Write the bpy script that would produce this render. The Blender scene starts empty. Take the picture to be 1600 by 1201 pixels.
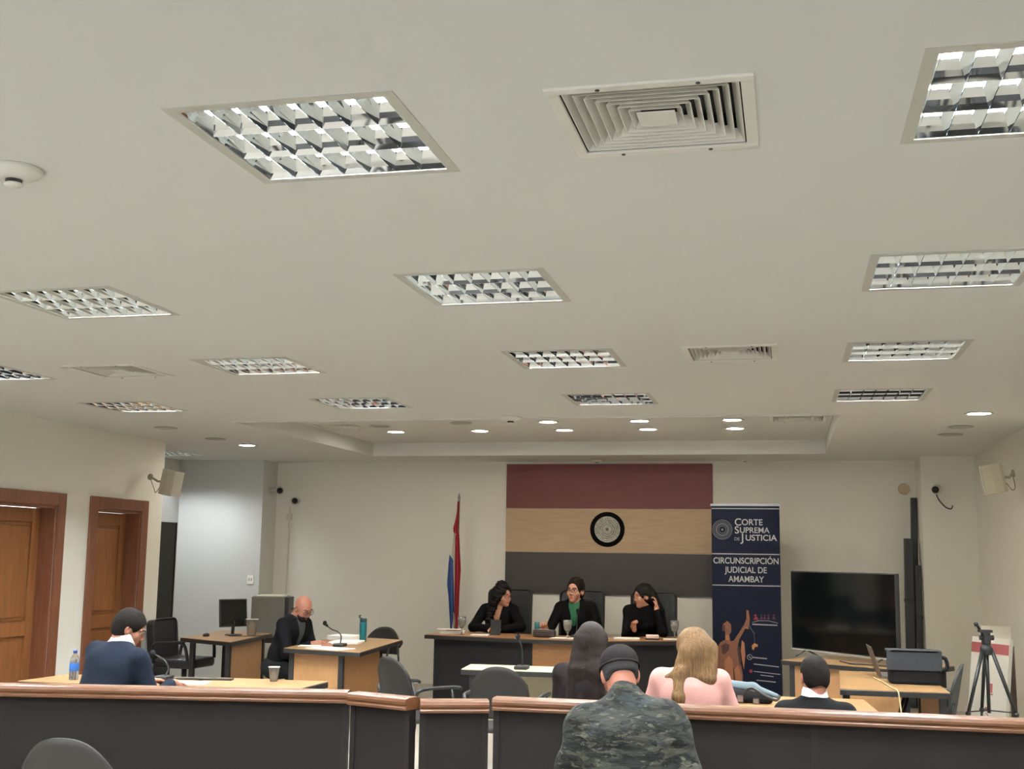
import bpy, bmesh, math, random
import numpy as np
from mathutils import Vector, Matrix, Euler
random.seed(7)
PI = math.pi
sc = bpy.context.scene
COL = sc.collection

# ------------------------------------------------------------------ camera, world, exposure
def R_(d): return math.radians(d)
FPX, YAW, PITCH, ROLL = 1844.7, .23102, .1427, .01442
cam_d = bpy.data.cameras.new('camera'); cam = bpy.data.objects.new('camera', cam_d); COL.objects.link(cam)
cam_d.sensor_fit = 'HORIZONTAL'; cam_d.sensor_width = 36.0; cam_d.lens = FPX/1600*36.0
cam_d.clip_start = .05; cam_d.clip_end = 60
_f = Vector((-math.sin(YAW)*math.cos(PITCH), math.cos(YAW)*math.cos(PITCH), math.sin(PITCH)))
_r0 = Vector((math.cos(YAW), math.sin(YAW), 0)); _u0 = _r0.cross(_f)
_r = _r0*math.cos(ROLL)+_u0*math.sin(ROLL); _u = -_r0*math.sin(ROLL)+_u0*math.cos(ROLL)
_m = Matrix((( _r.x,_u.x,-_f.x,0),(_r.y,_u.y,-_f.y,0),(_r.z,_u.z,-_f.z,1.68),(0,0,0,1)))
cam.matrix_world = _m
sc.camera = cam
sc.view_settings.view_transform = 'Standard'; sc.view_settings.look = 'None'
sc.view_settings.gamma = 1; sc.view_settings.use_curve_mapping = False
sc.view_settings.exposure = 0.98
w = bpy.data.worlds.new('world'); sc.world = w; w.use_nodes = True
w.node_tree.nodes['Background'].inputs[0].default_value = (.90, .92, .96, 1)
w.node_tree.nodes['Background'].inputs[1].default_value = 2.7
sc.cycles.max_bounces = 10; sc.cycles.diffuse_bounces = 6; sc.cycles.glossy_bounces = 6
sc.cycles.sample_clamp_indirect = 4.0
TUBE_POWER = 640.0; DOWN_POWER = 90.0
CEIL = 2.88; REC = 3.03

# ------------------------------------------------------------------ materials
def lin(c):
    return tuple(((v/255)/12.92 if v/255 <= .04045 else ((v/255+.055)/1.055)**2.4) for v in c)
MATS = {}
def mat(name, col, rough=.6, metal=0, bump=0, bscale=60, var=0, vscale=8, emit=None, estr=0, spec=.5, stretch=None, trans=0, alpha=1, sheen=0):
    if name in MATS: return MATS[name]
    m = bpy.data.materials.new(name); m.use_nodes = True; nt = m.node_tree; b = nt.nodes['Principled BSDF']
    c = lin(col); b.inputs['Base Color'].default_value = (*c, 1); b.inputs['Roughness'].default_value = rough
    b.inputs['Metallic'].default_value = metal; b.inputs['Specular IOR Level'].default_value = spec
    if trans: b.inputs['Transmission Weight'].default_value = trans; b.inputs['IOR'].default_value = 1.45
    if alpha < 1: b.inputs['Alpha'].default_value = alpha
    if sheen: b.inputs['Sheen Weight'].default_value = sheen
    if emit: b.inputs['Emission Color'].default_value = (*lin(emit), 1); b.inputs['Emission Strength'].default_value = estr
    tc = nt.nodes.new('ShaderNodeTexCoord'); vec = tc.outputs['Object']
    if stretch:
        mp = nt.nodes.new('ShaderNodeMapping'); mp.inputs['Scale'].default_value = stretch
        nt.links.new(vec, mp.inputs['Vector']); vec = mp.outputs['Vector']
    if var:
        n = nt.nodes.new('ShaderNodeTexNoise'); n.inputs['Scale'].default_value = vscale; n.inputs['Detail'].default_value = 5
        nt.links.new(vec, n.inputs['Vector'])
        rp = nt.nodes.new('ShaderNodeValToRGB'); rp.color_ramp.elements[0].position = .3; rp.color_ramp.elements[1].position = .7
        rp.color_ramp.elements[0].color = (*[x*(1-var) for x in c], 1); rp.color_ramp.elements[1].color = (*[min(1, x*(1+var)) for x in c], 1)
        nt.links.new(n.outputs['Fac'], rp.inputs['Fac']); nt.links.new(rp.outputs['Color'], b.inputs['Base Color'])
    if bump:
        n = nt.nodes.new('ShaderNodeTexNoise'); n.inputs['Scale'].default_value = bscale; n.inputs['Detail'].default_value = 4
        nt.links.new(vec, n.inputs['Vector'])
        bp = nt.nodes.new('ShaderNodeBump'); bp.inputs['Strength'].default_value = bump; bp.inputs['Distance'].default_value = .02
        nt.links.new(n.outputs['Fac'], bp.inputs['Height']); nt.links.new(bp.outputs['Normal'], b.inputs['Normal'])
    MATS[name] = m; return m
def camo_mat():
    m = bpy.data.materials.new('camouflage_cloth'); m.use_nodes = True; nt = m.node_tree; b = nt.nodes['Principled BSDF']
    b.inputs['Roughness'].default_value = .85; b.inputs['Specular IOR Level'].default_value = .2
    tc = nt.nodes.new('ShaderNodeTexCoord')
    mp = nt.nodes.new('ShaderNodeMapping'); mp.inputs['Scale'].default_value = (.8, 1, 2.2); mp.inputs['Rotation'].default_value = (0, .35, 0); nt.links.new(tc.outputs['Object'], mp.inputs['Vector'])
    prev = None
    layers = [(9, (41, 42, 38), 0, 0), (8, (27, 28, 27), .48, 3.1), (12, (58, 58, 51), .57, 7.7), (8, (40, 45, 46), .62, 12.3), (22, (74, 73, 64), .62, 20.1), (16, (20, 20, 20), .58, 31.0)]
    col = None
    for s, c, th, off in layers:
        if col is None:
            rgb = nt.nodes.new('ShaderNodeRGB'); rgb.outputs[0].default_value = (*lin(c), 1); col = rgb.outputs[0]; continue
        m2 = nt.nodes.new('ShaderNodeMapping'); m2.inputs['Location'].default_value = (off, off*.7, off*.3); nt.links.new(mp.outputs['Vector'], m2.inputs['Vector'])
        n = nt.nodes.new('ShaderNodeTexNoise'); n.inputs['Scale'].default_value = s; n.inputs['Detail'].default_value = 3; n.inputs['Distortion'].default_value = .6
        nt.links.new(m2.outputs['Vector'], n.inputs['Vector'])
        rp = nt.nodes.new('ShaderNodeValToRGB'); rp.color_ramp.elements[0].position = th; rp.color_ramp.elements[1].position = th+.025
        nt.links.new(n.outputs['Fac'], rp.inputs['Fac'])
        mx = nt.nodes.new('ShaderNodeMixRGB'); nt.links.new(rp.outputs['Color'], mx.inputs['Fac']); nt.links.new(col, mx.inputs['Color1'])
        mx.inputs['Color2'].default_value = (*lin(c), 1); col = mx.outputs['Color']
    nt.links.new(col, b.inputs['Base Color'])
    n = nt.nodes.new('ShaderNodeTexNoise'); n.inputs['Scale'].default_value = 14; n.inputs['Detail'].default_value = 5
    mp3 = nt.nodes.new('ShaderNodeMapping'); mp3.inputs['Scale'].default_value = (.6, 1, 1.6); mp3.inputs['Rotation'].default_value = (0, .5, 0)
    nt.links.new(tc.outputs['Object'], mp3.inputs['Vector']); nt.links.new(mp3.outputs['Vector'], n.inputs['Vector'])
    bp = nt.nodes.new('ShaderNodeBump'); bp.inputs['Strength'].default_value = .9; bp.inputs['Distance'].default_value = .03
    nt.links.new(n.outputs['Fac'], bp.inputs['Height']); nt.links.new(bp.outputs['Normal'], b.inputs['Normal'])
    MATS['camo'] = m; return m

WALL = mat('wall_paint', (226, 224, 214), .85, bump=.04, bscale=120, spec=.2)
WALLC = mat('alcove_lamplit_paint', (204, 204, 200), .85, bump=.04, bscale=120, spec=.2)  # cool light of the alcove lamps put into the wall colour
CEILM = mat('ceiling_paint', (216, 217, 213), .9, bump=.02, bscale=90, spec=.15)
FLOORM = mat('floor_tile', (168, 160, 148), .35, var=.05, vscale=3)
DWOOD = mat('door_wood', (126, 80, 44), .42, var=.16, vscale=6, stretch=(6, 6, .6), bump=.03)
DFRAME = mat('casing_wood', (112, 68, 46), .4, var=.18, vscale=6, stretch=(6, 6, .6))
RAILW = mat('rail_wood', (92, 58, 34), .42, spec=.35, var=.15, vscale=5, stretch=(1, 8, 8))
LAM = mat('charcoal_laminate', (24, 20, 19), .7, bump=.05, bscale=250, var=.06, spec=.12)
LAMB = mat('black_edge', (26, 25, 25), .45)
DESKW = mat('desk_oak', (160, 124, 84), .3, var=.07, vscale=5, stretch=(1, 7, 1))
DESKP = mat('desk_panel_oak', (160, 118, 78), .45, var=.08, vscale=5, stretch=(7, 7, 1))
CREAM = mat('cream_laminate', (196, 188, 160), .3)
CHROME = mat('louvre_aluminium', (232, 236, 238), .03, 1)
WHITEM = mat('white_enamel', (222, 220, 212), .5)
GREYM = mat('grey_trim', (176, 174, 164), .5)
DARKM = mat('black_plastic', (24, 24, 25), .4)
DARKF = mat('black_fabric', (22, 22, 24), .9, bump=.1, bscale=200, spec=.2)
CHAIRP = mat('charcoal_plastic', (42, 40, 38), .55, spec=.18)
LEATHER = mat('black_leather', (34, 35, 36), .35, bump=.25, bscale=40)
SKIN = mat('skin', (190, 138, 114), .55, var=.05, vscale=30)
SKIN2 = mat('skin_tan', (152, 100, 78), .5, var=.05, vscale=30)
SKIN3 = mat('skin_ruddy', (160, 104, 84), .5, var=.05, vscale=30)
LIP = mat('lips', (166, 92, 82), .5)
EYEW = mat('eye_white', (225, 222, 215), .3); IRIS = mat('iris', (40, 26, 18), .3)
HAIRB = mat('black_hair', (17, 14, 14), .6, bump=.25, bscale=40, stretch=(6, 6, 1), spec=.15)
HAIRD = mat('dark_brown_hair', (31, 23, 19), .7, bump=.35, bscale=30, stretch=(9, 9, .5), var=.25, vscale=16, spec=.15)
HAIRL = mat('light_brown_hair', (104, 78, 50), .6, bump=.4, bscale=26, stretch=(8, 8, .6), var=.4, vscale=12, spec=.2)
HAIRS = mat('short_dark_hair', (27, 23, 21), .85, bump=.25, bscale=150, spec=.08)
PAPER = mat('white_paper', (236, 234, 226), .8)
GLASS = mat('clear_glass', (238, 240, 238), .22, trans=.9)
METAL = mat('satin_metal', (150, 150, 150), .3, 1)
camo_mat()

# ------------------------------------------------------------------ mesh helpers
def obj(name, bm, m, parent=None, smooth=False, bevel=0, label=None, loc=None):
    me = bpy.data.meshes.new(name); bmesh.ops.recalc_face_normals(bm, faces=bm.faces); bm.to_mesh(me); bm.free()
    ms = m if isinstance(m, (list, tuple)) else [m]
    for x in ms: me.materials.append(x)
    if smooth: me.polygons.foreach_set('use_smooth', [True]*len(me.polygons))
    o = bpy.data.objects.new(name, me); COL.objects.link(o)
    if parent is not None: o.parent = parent
    if loc is not None: o.location = loc
    if bevel:
        md = o.modifiers.new('bevel', 'BEVEL'); md.width = bevel; md.segments = 2; md.limit_method = 'ANGLE'; md.angle_limit = R_(40)
    if label: o['label'] = label
    return o
def tag(o, label, cat, group=None, kind=None):
    o['label'] = label; o['category'] = cat
    if group: o['group'] = group
    if kind: o['kind'] = kind
    return o
def thing(name, label, cat, loc=(0, 0, 0), rotz=0, group=None):
    o = bpy.data.objects.new(name, None); COL.objects.link(o); o.empty_display_size = .1
    o.location = loc; o.rotation_euler = (0, 0, R_(rotz))
    return tag(o, label, cat, group)
def struct(name, bm, m, label, parent=None):
    o = obj(name, bm, m, parent); o['kind'] = 'structure'; o['label'] = label
    if parent is None: o['category'] = name.split('_')[0]
    return o
def copy_tree(o, parent=None):
    c = o.copy(); COL.objects.link(c)
    if parent is not None: c.parent = parent
    for ch in [x for x in bpy.data.objects if x.parent == o]: copy_tree(ch, c)
    return c
def NB(): return bmesh.new()
def box(bm, x0, x1, y0, y1, z0, z1, M=None):
    vs = [bm.verts.new((x, y, z)) for z in (z0, z1) for y in (y0, y1) for x in (x0, x1)]
    for f in ((0, 2, 3, 1), (4, 5, 7, 6), (0, 1, 5, 4), (2, 6, 7, 3), (0, 4, 6, 2), (1, 3, 7, 5)): bm.faces.new([vs[i] for i in f])
    if M is not None:
        for v in vs: v.co = M @ v.co
    return vs
def prism(bm, poly, z0, z1, M=None):
    a = [bm.verts.new((p[0], p[1], z0)) for p in poly]; b = [bm.verts.new((p[0], p[1], z1)) for p in poly]
    n = len(poly); bm.faces.new(a[::-1]); bm.faces.new(b)
    for i in range(n): bm.faces.new((a[i], a[(i+1) % n], b[(i+1) % n], b[i]))
    if M is not None:
        for v in a+b: v.co = M @ v.co
def ring(c, d, r, n):
    d = Vector(d).normalized(); a = d.orthogonal().normalized(); b = d.cross(a)
    return [Vector(c)+a*r*math.cos(2*PI*i/n)+b*r*math.sin(2*PI*i/n) for i in range(n)]
def cyl(bm, p0, p1, r0, r1=None, n=12, cap=True):
    r1 = r0 if r1 is None else r1; p0 = Vector(p0); p1 = Vector(p1); d = p1-p0
    A = [bm.verts.new(v) for v in ring(p0, d, r0, n)]; B = [bm.verts.new(v) for v in ring(p1, d, r1, n)]
    for i in range(n): bm.faces.new((A[i], A[(i+1) % n], B[(i+1) % n], B[i]))
    if cap: bm.faces.new(A[::-1]); bm.faces.new(B)
def tube(bm, pts, r, n=8, closed=False, rr=None):
    P = [Vector(p) for p in pts]; rings = []; ref = None
    for i, p in enumerate(P):
        if closed: d = P[(i+1) % len(P)]-P[i-1]
        else: d = P[min(i+1, len(P)-1)]-P[max(i-1, 0)]
        d.normalize()
        a = (d.orthogonal() if ref is None else (ref-d*ref.dot(d))).normalized(); ref = a; b = d.cross(a)
        q = rr[i] if rr else r
        rings.append([bm.verts.new(p+a*q*math.cos(2*PI*k/n)+b*q*math.sin(2*PI*k/n)) for k in range(n)])
    m = len(rings)
    for i in range(m if closed else m-1):
        A, B = rings[i], rings[(i+1) % m]
        for k in range(n): bm.faces.new((A[k], A[(k+1) % n], B[(k+1) % n], B[k]))
    if not closed: bm.faces.new(rings[0][::-1]); bm.faces.new(rings[-1])
def smoothpath(pts, n=6):
    P = [Vector(p) for p in pts]; out = []
    for i in range(len(P)-1):
        p0 = P[max(i-1, 0)]; p1 = P[i]; p2 = P[i+1]; p3 = P[min(i+2, len(P)-1)]
        for k in range(n):
            t = k/n
            out.append(.5*((2*p1)+(p2-p0)*t+(2*p0-5*p1+4*p2-p3)*t*t+(3*p1-p0-3*p2+p3)*t**3))
    out.append(P[-1]); return out
def lathe(bm, prof, n=20, c=(0, 0, 0), closed=False):
    rings = []
    for r, z in prof:
        if r < 1e-5: rings.append([bm.verts.new((c[0], c[1], c[2]+z))])
        else: rings.append([bm.verts.new((c[0]+r*math.cos(2*PI*i/n), c[1]+r*math.sin(2*PI*i/n), c[2]+z)) for i in range(n)])
    pairs = list(zip(rings, rings[1:]))
    if closed: pairs.append((rings[-1], rings[0]))
    for A, B in pairs:
        for i in range(n):
            j = (i+1) % n
            if len(A) == 1 and len(B) == 1: continue
            if len(A) == 1: bm.faces.new((A[0], B[j], B[i]))
            elif len(B) == 1: bm.faces.new((A[i], A[j], B[0]))
            else: bm.faces.new((A[i], A[j], B[j], B[i]))
def ball(bm, c, r, n=12, s=(1, 1, 1)):
    res = bmesh.ops.create_uvsphere(bm, u_segments=n, v_segments=max(6, n*2//3), radius=r)
    for v in res['verts']: v.co = Vector((v.co.x*s[0]+c[0], v.co.y*s[1]+c[1], v.co.z*s[2]+c[2]))
def rbox(bm, x0, x1, y0, y1, z0, z1, r=.02, seg=4, M=None):
    """box with rounded vertical corners"""
    pts = []
    for cx, cy, a0 in ((x1-r, y1-r, 0), (x0+r, y1-r, 90), (x0+r, y0+r, 180), (x1-r, y0+r, 270)):
        for k in range(seg+1):
            a = R_(a0+90*k/seg); pts.append((cx+r*math.cos(a), cy+r*math.sin(a)))
    prism(bm, pts, z0, z1, M)

# ------------------------------------------------------------------ room shell
XL, XR, YB, YF = -6.84, 2.10, 15.06, -3.2
def wall(name, bm, m, label): return struct(name, bm, m, label)
# fixture / vent positions: (x, y) centres
LW, VW = .60, .47                      # opening sizes
COLX = [-5.44, -3.38, -1.33, .67]; ROWY = [3.14, 5.11, 7.10, 9.02]
LIGHTS = [(x, y) for x in COLX for y in ROWY] + [(x, y) for x in COLX for y in (1.15, -.85)] + [(-7.60, 13.55)]  # rear rows are unseen, added to light the public end
VENTS = [(-.335, 3.14), (-.32, 7.02), (-4.44, 7.15)]
RVENTS = [(-4.73, 12.0), (.10, 11.78)]
RX0, RX1, RY0, RY1 = -5.05, .42, 10.18, 13.95
def holed(bm, x0, x1, y0, y1, z, holes):
    xs = sorted({x0, x1}|{v for h in holes for v in h[:2] if x0 < v < x1}); ys = sorted({y0, y1}|{v for h in holes for v in h[2:] if y0 < v < y1})
    V = {}
    def vv(x, y):
        if (x, y) not in V: V[(x, y)] = bm.verts.new((x, y, z))
        return V[(x, y)]
    for i in range(len(xs)-1):
        for j in range(len(ys)-1):
            cx, cy = (xs[i]+xs[i+1])/2, (ys[j]+ys[j+1])/2
            if any(h[0] < cx < h[1] and h[2] < cy < h[3] for h in holes): continue
            bm.faces.new((vv(xs[i], ys[j]), vv(xs[i], ys[j+1]), vv(xs[i+1], ys[j+1]), vv(xs[i+1], ys[j])))
holes = [(x-LW/2, x+LW/2, y-LW/2, y+LW/2) for x, y in LIGHTS]+[(x-VW/2, x+VW/2, y-VW/2, y+VW/2) for x, y in VENTS]+[(RX0, RX1, RY0, RY1)]
bm = NB(); holed(bm, -8.3, 2.3, YF-.2, 15.3, CEIL, holes)
struct('ceiling', bm, CEILM, 'flat white plaster ceiling with recessed panel')
bm = NB()
holed(bm, RX0, RX1, RY0, RY1, REC, [(x-VW/2, x+VW/2, y-VW/2, y+VW/2) for x, y in RVENTS])
for a, b in (((RX0, RY0), (RX1, RY0)), ((RX1, RY0), (RX1, RY1)), ((RX1, RY1), (RX0, RY1)), ((RX0, RY1), (RX0, RY0))):
    bm.faces.new([bm.verts.new(v) for v in ((*a, CEIL), (*b, CEIL), (*b, REC), (*a, REC))])
struct('ceiling_recess', bm, CEILM, 'shallow raised ceiling panel above the judges')
bm = NB(); box(bm, RX0-.03, RX1+.03, RY1, RY1+.02, CEIL-.012, CEIL+.001); box(bm, RX1, RX1+.03, RY0, RY1, CEIL-.012, CEIL+.001); box(bm, RX0-.03, RX0, RY0, RY1, CEIL-.012, CEIL+.001); box(bm, RX0-.03, RX1+.03, RY0-.02, RY0, CEIL-.012, CEIL+.001)
struct('trim_recess', bm, CEILM, 'thin plaster lip around the raised ceiling panel')
bm = NB(); box(bm, -8.3, 2.3, YF-.2, 15.3, -.1, 0); struct('floor', bm, FLOORM, 'pale beige tile floor')
DO = [(9.16, 10.08, 2.08), (10.76, 11.60, 2.08)]      # door openings in left wall
bm = NB()
ys = [YF, DO[0][0], DO[0][1], DO[1][0], DO[1][1], 12.05]
for i in range(5):
    z0 = 2.08 if i in (1, 3) else 0
    box(bm, XL-.22, XL, ys[i], ys[i+1], z0, CEIL+.3)
wall('wall_left', bm, WALL, 'cream left wall with two wooden doors')
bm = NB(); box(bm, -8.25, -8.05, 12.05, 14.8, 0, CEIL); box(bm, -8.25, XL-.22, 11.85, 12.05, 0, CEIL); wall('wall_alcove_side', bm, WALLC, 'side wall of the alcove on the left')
bm = NB(); box(bm, -8.25, -6.83, 14.62, 15.26, 0, CEIL); wall('wall_alcove_back', bm, WALLC, 'alcove back wall, cool lamp light put into its colour')
bm = NB(); box(bm, -6.83, 1.5, YB, YB+.2, 0, CEIL+.3); wall('wall_back', bm, WALL, 'cream back wall behind the judges')
bm = NB(); box(bm, 1.5, XR+.2, 14.5, YB+.2, 0, CEIL+.1); wall('wall_back_pier', bm, WALL, 'cream projecting wall section in the back right corner')
bm = NB(); box(bm, XR, XR+.2, YF, 14.5, 0, CEIL+.1); wall('wall_right', bm, WALL, 'cream right wall')
bm = NB(); WX0, WX1, WZ0, WZ1 = -6.0, 1.4, .9, 2.5  # unseen window added behind the camera to brighten ceiling and room
box(bm, -8.3, WX0, YF-.2, YF, 0, CEIL+.1); box(bm, WX1, 2.3, YF-.2, YF, 0, CEIL+.1); box(bm, WX0, WX1, YF-.2, YF, 0, WZ0); box(bm, WX0, WX1, YF-.2, YF, WZ1, CEIL+.1)
wall('wall_front', bm, WALL, 'cream wall with an added daylight window at the public end of the room')
bm = NB()
for i in range(6):
    xx = WX0+(WX1-WX0)*i/5; box(bm, xx-.03, xx+.03, YF-.13, YF-.07, WZ0, WZ1)
box(bm, WX0, WX1, YF-.13, YF-.07, WZ0, WZ0+.05); box(bm, WX0, WX1, YF-.13, YF-.07, WZ1-.05, WZ1)
struct('window_added', bm, METAL, 'added window letting in daylight at the public end of the room')
pl = bpy.data.lights.new('window_portal', 'AREA'); pl.shape = 'RECTANGLE'; pl.size = WX1-WX0; pl.size_y = WZ1-WZ0; pl.cycles.is_portal = True
po = bpy.data.objects.new('window_portal', pl); COL.objects.link(po); po.location = ((WX0+WX1)/2, YF-.2, (WZ0+WZ1)/2); po.rotation_euler = (PI/2, 0, 0)
bm = NB(); box(bm, -8.3, 2.3, YF-.2, 15.3, CEIL+.32, CEIL+.36); struct('ceiling_slab', bm, WHITEM, 'slab above the suspended ceiling')

# doors
def door(i, y0, y1, zt):
    r = thing('door_%d' % i, ('brown panelled wooden door farther left, cut by the picture edge', 'brown panelled wooden door beside the wall speaker')[i-1], 'door', (XL, (y0+y1)/2, 0)); r['kind'] = 'structure'
    h = (y1-y0)/2; x = -.15
    bm = NB()   # casing on the wall and jamb lining
    for s in (-1, 1):
        a, b = sorted((s*h, s*(h+.13))); box(bm, 0, .025, a, b, 0, zt+.12)
    box(bm, 0, .025, -h, h, zt, zt+.12)
    obj('door_casing', bm, DFRAME, r, bevel=.006)
    bm = NB()
    for s in (-1, 1):
        a, b = sorted((s*h, s*(h-.025))); box(bm, -.2, .0, a, b, 0, zt)
    box(bm, -.2, 0, -h, h, zt-.025, zt)
    obj('door_jamb', bm, DFRAME, r)
    h2 = h-.027; bm = NB(); zz = zt-.03
    st = .11
    for s in (-1, 1):
        a, b = sorted((s*h2, s*(h2-st))); box(bm, x-.04, x, a, b, .01, zz)
    for za, zb in ((.01, .2), (.86, 1.0), (zz-.13, zz)): box(bm, x-.04, x, -h2+st, h2-st, za, zb)
    obj('door_leaf', bm, DWOOD, r, bevel=.004)
    bm = NB()
    for za, zb in ((.2, .86), (1.0, zz-.13)):
        box(bm, x-.035, x-.018, -h2+st, h2-st, za, zb); box(bm, x-.02, x-.004, -h2+st+.035, h2-st-.035, za+.035, zb-.035)
    obj('door_panel', bm, DWOOD, r, bevel=.008)
    bm = NB(); s = -1
    cyl(bm, (x, s*(h2-.06), 1.0), (x+.05, s*(h2-.06), 1.0), .011); cyl(bm, (x+.045, s*(h2-.06), 1.0), (x+.045, s*(h2-.17), 1.0), .009)
    obj('door_handle', bm, METAL, r, smooth=True)
for i, (a, b, z) in enumerate(DO): door(i+1, a, b, z)

# ------------------------------------------------------------------ luminaires
TUBEM = mat('fluorescent_tube', (255, 255, 255), .5, emit=(238, 245, 248), estr=TUBE_POWER)
def make_light():
    r = thing('louvre_light', 'x', 'ceiling light', (0, 0, CEIL), group='square recessed louvre lights in the ceiling')
    L = LW/2
    bm = NB(); o = L+.035          # flange
    for a in ((-o, o, -o, -L), (-o, o, L, o), (-o, -L, -L, L), (L, o, -L, L)): box(bm, *a, -.0022, .002)
    obj('frame', bm, mat('light_frame', (176, 175, 166), .5), r)
    bm = NB()
    for a in ((-L-.004, L+.004, -L-.004, -L), (-L-.004, L+.004, L, L+.004), (-L-.004, -L, -L, L), (L, L+.004, -L, L)): box(bm, *a, 0, .11)
    box(bm, -L-.004, L+.004, -L-.004, L+.004, .11, .115)
    obj('housing', bm, WHITEM, r)
    pitch = LW/3; li = L-.002
    bm = NB()                       # long reflectors, parallel to the tubes
    prof = [(.0015, .0003), (.009, .016), (.021, .029), (.037, .041), (.05, .047)]
    for k in range(4):
        yc = -L+.001+k*(LW-.002)/3
        for s in (-1, 1):
            if (k == 0 and s < 0) or (k == 3 and s > 0): continue
            prev = None
            for q, z in prof:
                cur = [bm.verts.new((-li, yc+s*q, z)), bm.verts.new((li, yc+s*q, z))]
                if prev: bm.faces.new((prev[0], prev[1], cur[1], cur[0]))
                prev = cur
        box(bm, -li, li, yc-.0015, yc+.0015, .003, .0045)
    obj('reflector', bm, CHROME, r)
    bm = NB()                       # cross blades
    for k in range(8):
        xc = -li+k*(2*li)/7
        for s in (-1, 1):
            if (k == 0 and s < 0) or (k == 7 and s > 0): continue
            prev = None
            for q, z in ((.001, .0003), (.005, .015), (.010, .028), (.019, .042)):
                cur = [bm.verts.new((xc+s*q, -L+.001, z)), bm.verts.new((xc+s*q, L-.001, z))]
                if prev: bm.faces.new((prev[0], prev[1], cur[1], cur[0]))
                prev = cur
    obj('cross_blade', bm, CHROME, r)
    for k in range(3):
        bm = NB(); yc = -L+.001+(k+.5)*(LW-.002)/3; cyl(bm, (-L+.03, yc, .061), (L-.03, yc, .061), .013, n=8)
        obj('tube', bm, TUBEM, r, smooth=True)
    return r
LT = make_light()
cn = ['in the far left column', 'in the column left of the middle', 'in the middle column', 'in the right-hand column']
rn = ['nearest the camera', 'second from the camera', 'third from the camera', 'farthest from the camera']
for i, (x, y) in enumerate(LIGHTS):
    o = LT if i == 0 else copy_tree(LT)
    o.location = (x, y, CEIL)
    if i < 16: o['label'] = 'louvre light %s, %s' % (cn[i//4], rn[i % 4])
    elif i < 24:
        o['label'] = 'square mirror louvre ceiling light added out of view to light the public end'; o['group'] = 'added louvre lights over the public seats'
    else:
        o['label'] = 'square mirror louvre ceiling light in the alcove behind the left wall corner'
        dim = mat('fluorescent_tube_dim', (255, 255, 255), .5, emit=(240, 248, 255), estr=TUBE_POWER*.28)  # tubes dimmed to keep the nearby alcove wall from overexposing
        for ch in o.children:
            if ch.name.startswith('tube'): ch.data = ch.data.copy(); ch.data.materials.clear(); ch.data.materials.append(dim)

def make_vent():
    r = thing('air_vent', 'x', 'air vent', (0, 0, CEIL), group='square ceiling air vents')
    L = VW/2; o = L+.035; bm = NB()
    for a in ((-o, o, -o, -L), (-o, o, L, o), (-o, -L, -L, L), (L, o, -L, L)): box(bm, *a, -.008, .002)
    obj('frame', bm, WHITEM, r, bevel=.003)
    bm = NB()
    n = 7; ov = .006
    for k in range(n):
        a = L-.004-k*(L-.05)/n; b = a-(L-.05)/n*.75
        # slanted ring: outer edge high, inner edge low
        A = [(-a, -a), (a, -a), (a, a), (-a, a)]; B = [(-b, -b), (b, -b), (b, b), (-b, b)]
        lo = [bm.verts.new((*p, .0)) for p in A]; hi = [bm.verts.new((*p, .035)) for p in B]
        lo2 = [bm.verts.new((p[0]*(a-.0025)/a, p[1]*(a-.0025)/a, .0)) for p in A]; hi2 = [bm.verts.new((p[0]*(b-.0025)/b, p[1]*(b-.0025)/b, .035)) for p in B]
        for i in range(4):
            j = (i+1) % 4
            bm.faces.new((lo[i], lo[j], hi[j], hi[i])); bm.faces.new((lo2[i], lo2[j], hi2[j], hi2[i])); bm.faces.new((lo[i], lo[j], lo2[j], lo2[i])); bm.faces.new((hi[i], hi[j], hi2[j], hi2[i]))
    obj('louvre', bm, WHITEM, r)
    bm = NB(); box(bm, -.052, .052, -.052, .052, -.002, .002); obj('centre_plate', bm, WHITEM, r)
    bm = NB()
    for a in ((-L-.004, L+.004, -L-.004, -L), (-L-.004, L+.004, L, L+.004), (-L-.004, -L, -L, L), (L, L+.004, -L, L)): box(bm, *a, 0, .09)
    box(bm, -L-.004, L+.004, -L-.004, L+.004, .09, .095)
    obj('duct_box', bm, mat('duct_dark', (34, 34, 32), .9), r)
    for sx in (-.55, .55):
        for sy in (-1, 1):
            bm = NB(); cyl(bm, (sx*L, sy*(L+.017), -.0105), (sx*L, sy*(L+.017), -.007), .006, n=8); obj('screw', bm, DARKM, r)
    return r
VT = make_vent()
vlab = ['large square air vent nearest the camera, right of the big lit louvre light', 'square air vent between the middle and right-hand light columns, farther back', 'square air vent between the two left light columns', 'air vent in the left end of the raised ceiling panel', 'air vent in the right end of the raised ceiling panel']
for i, (x, y) in enumerate(VENTS+RVENTS):
    o = VT if i == 0 else copy_tree(VT); o.location = (x, y, CEIL if i < 3 else REC); o['label'] = vlab[i]

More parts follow.
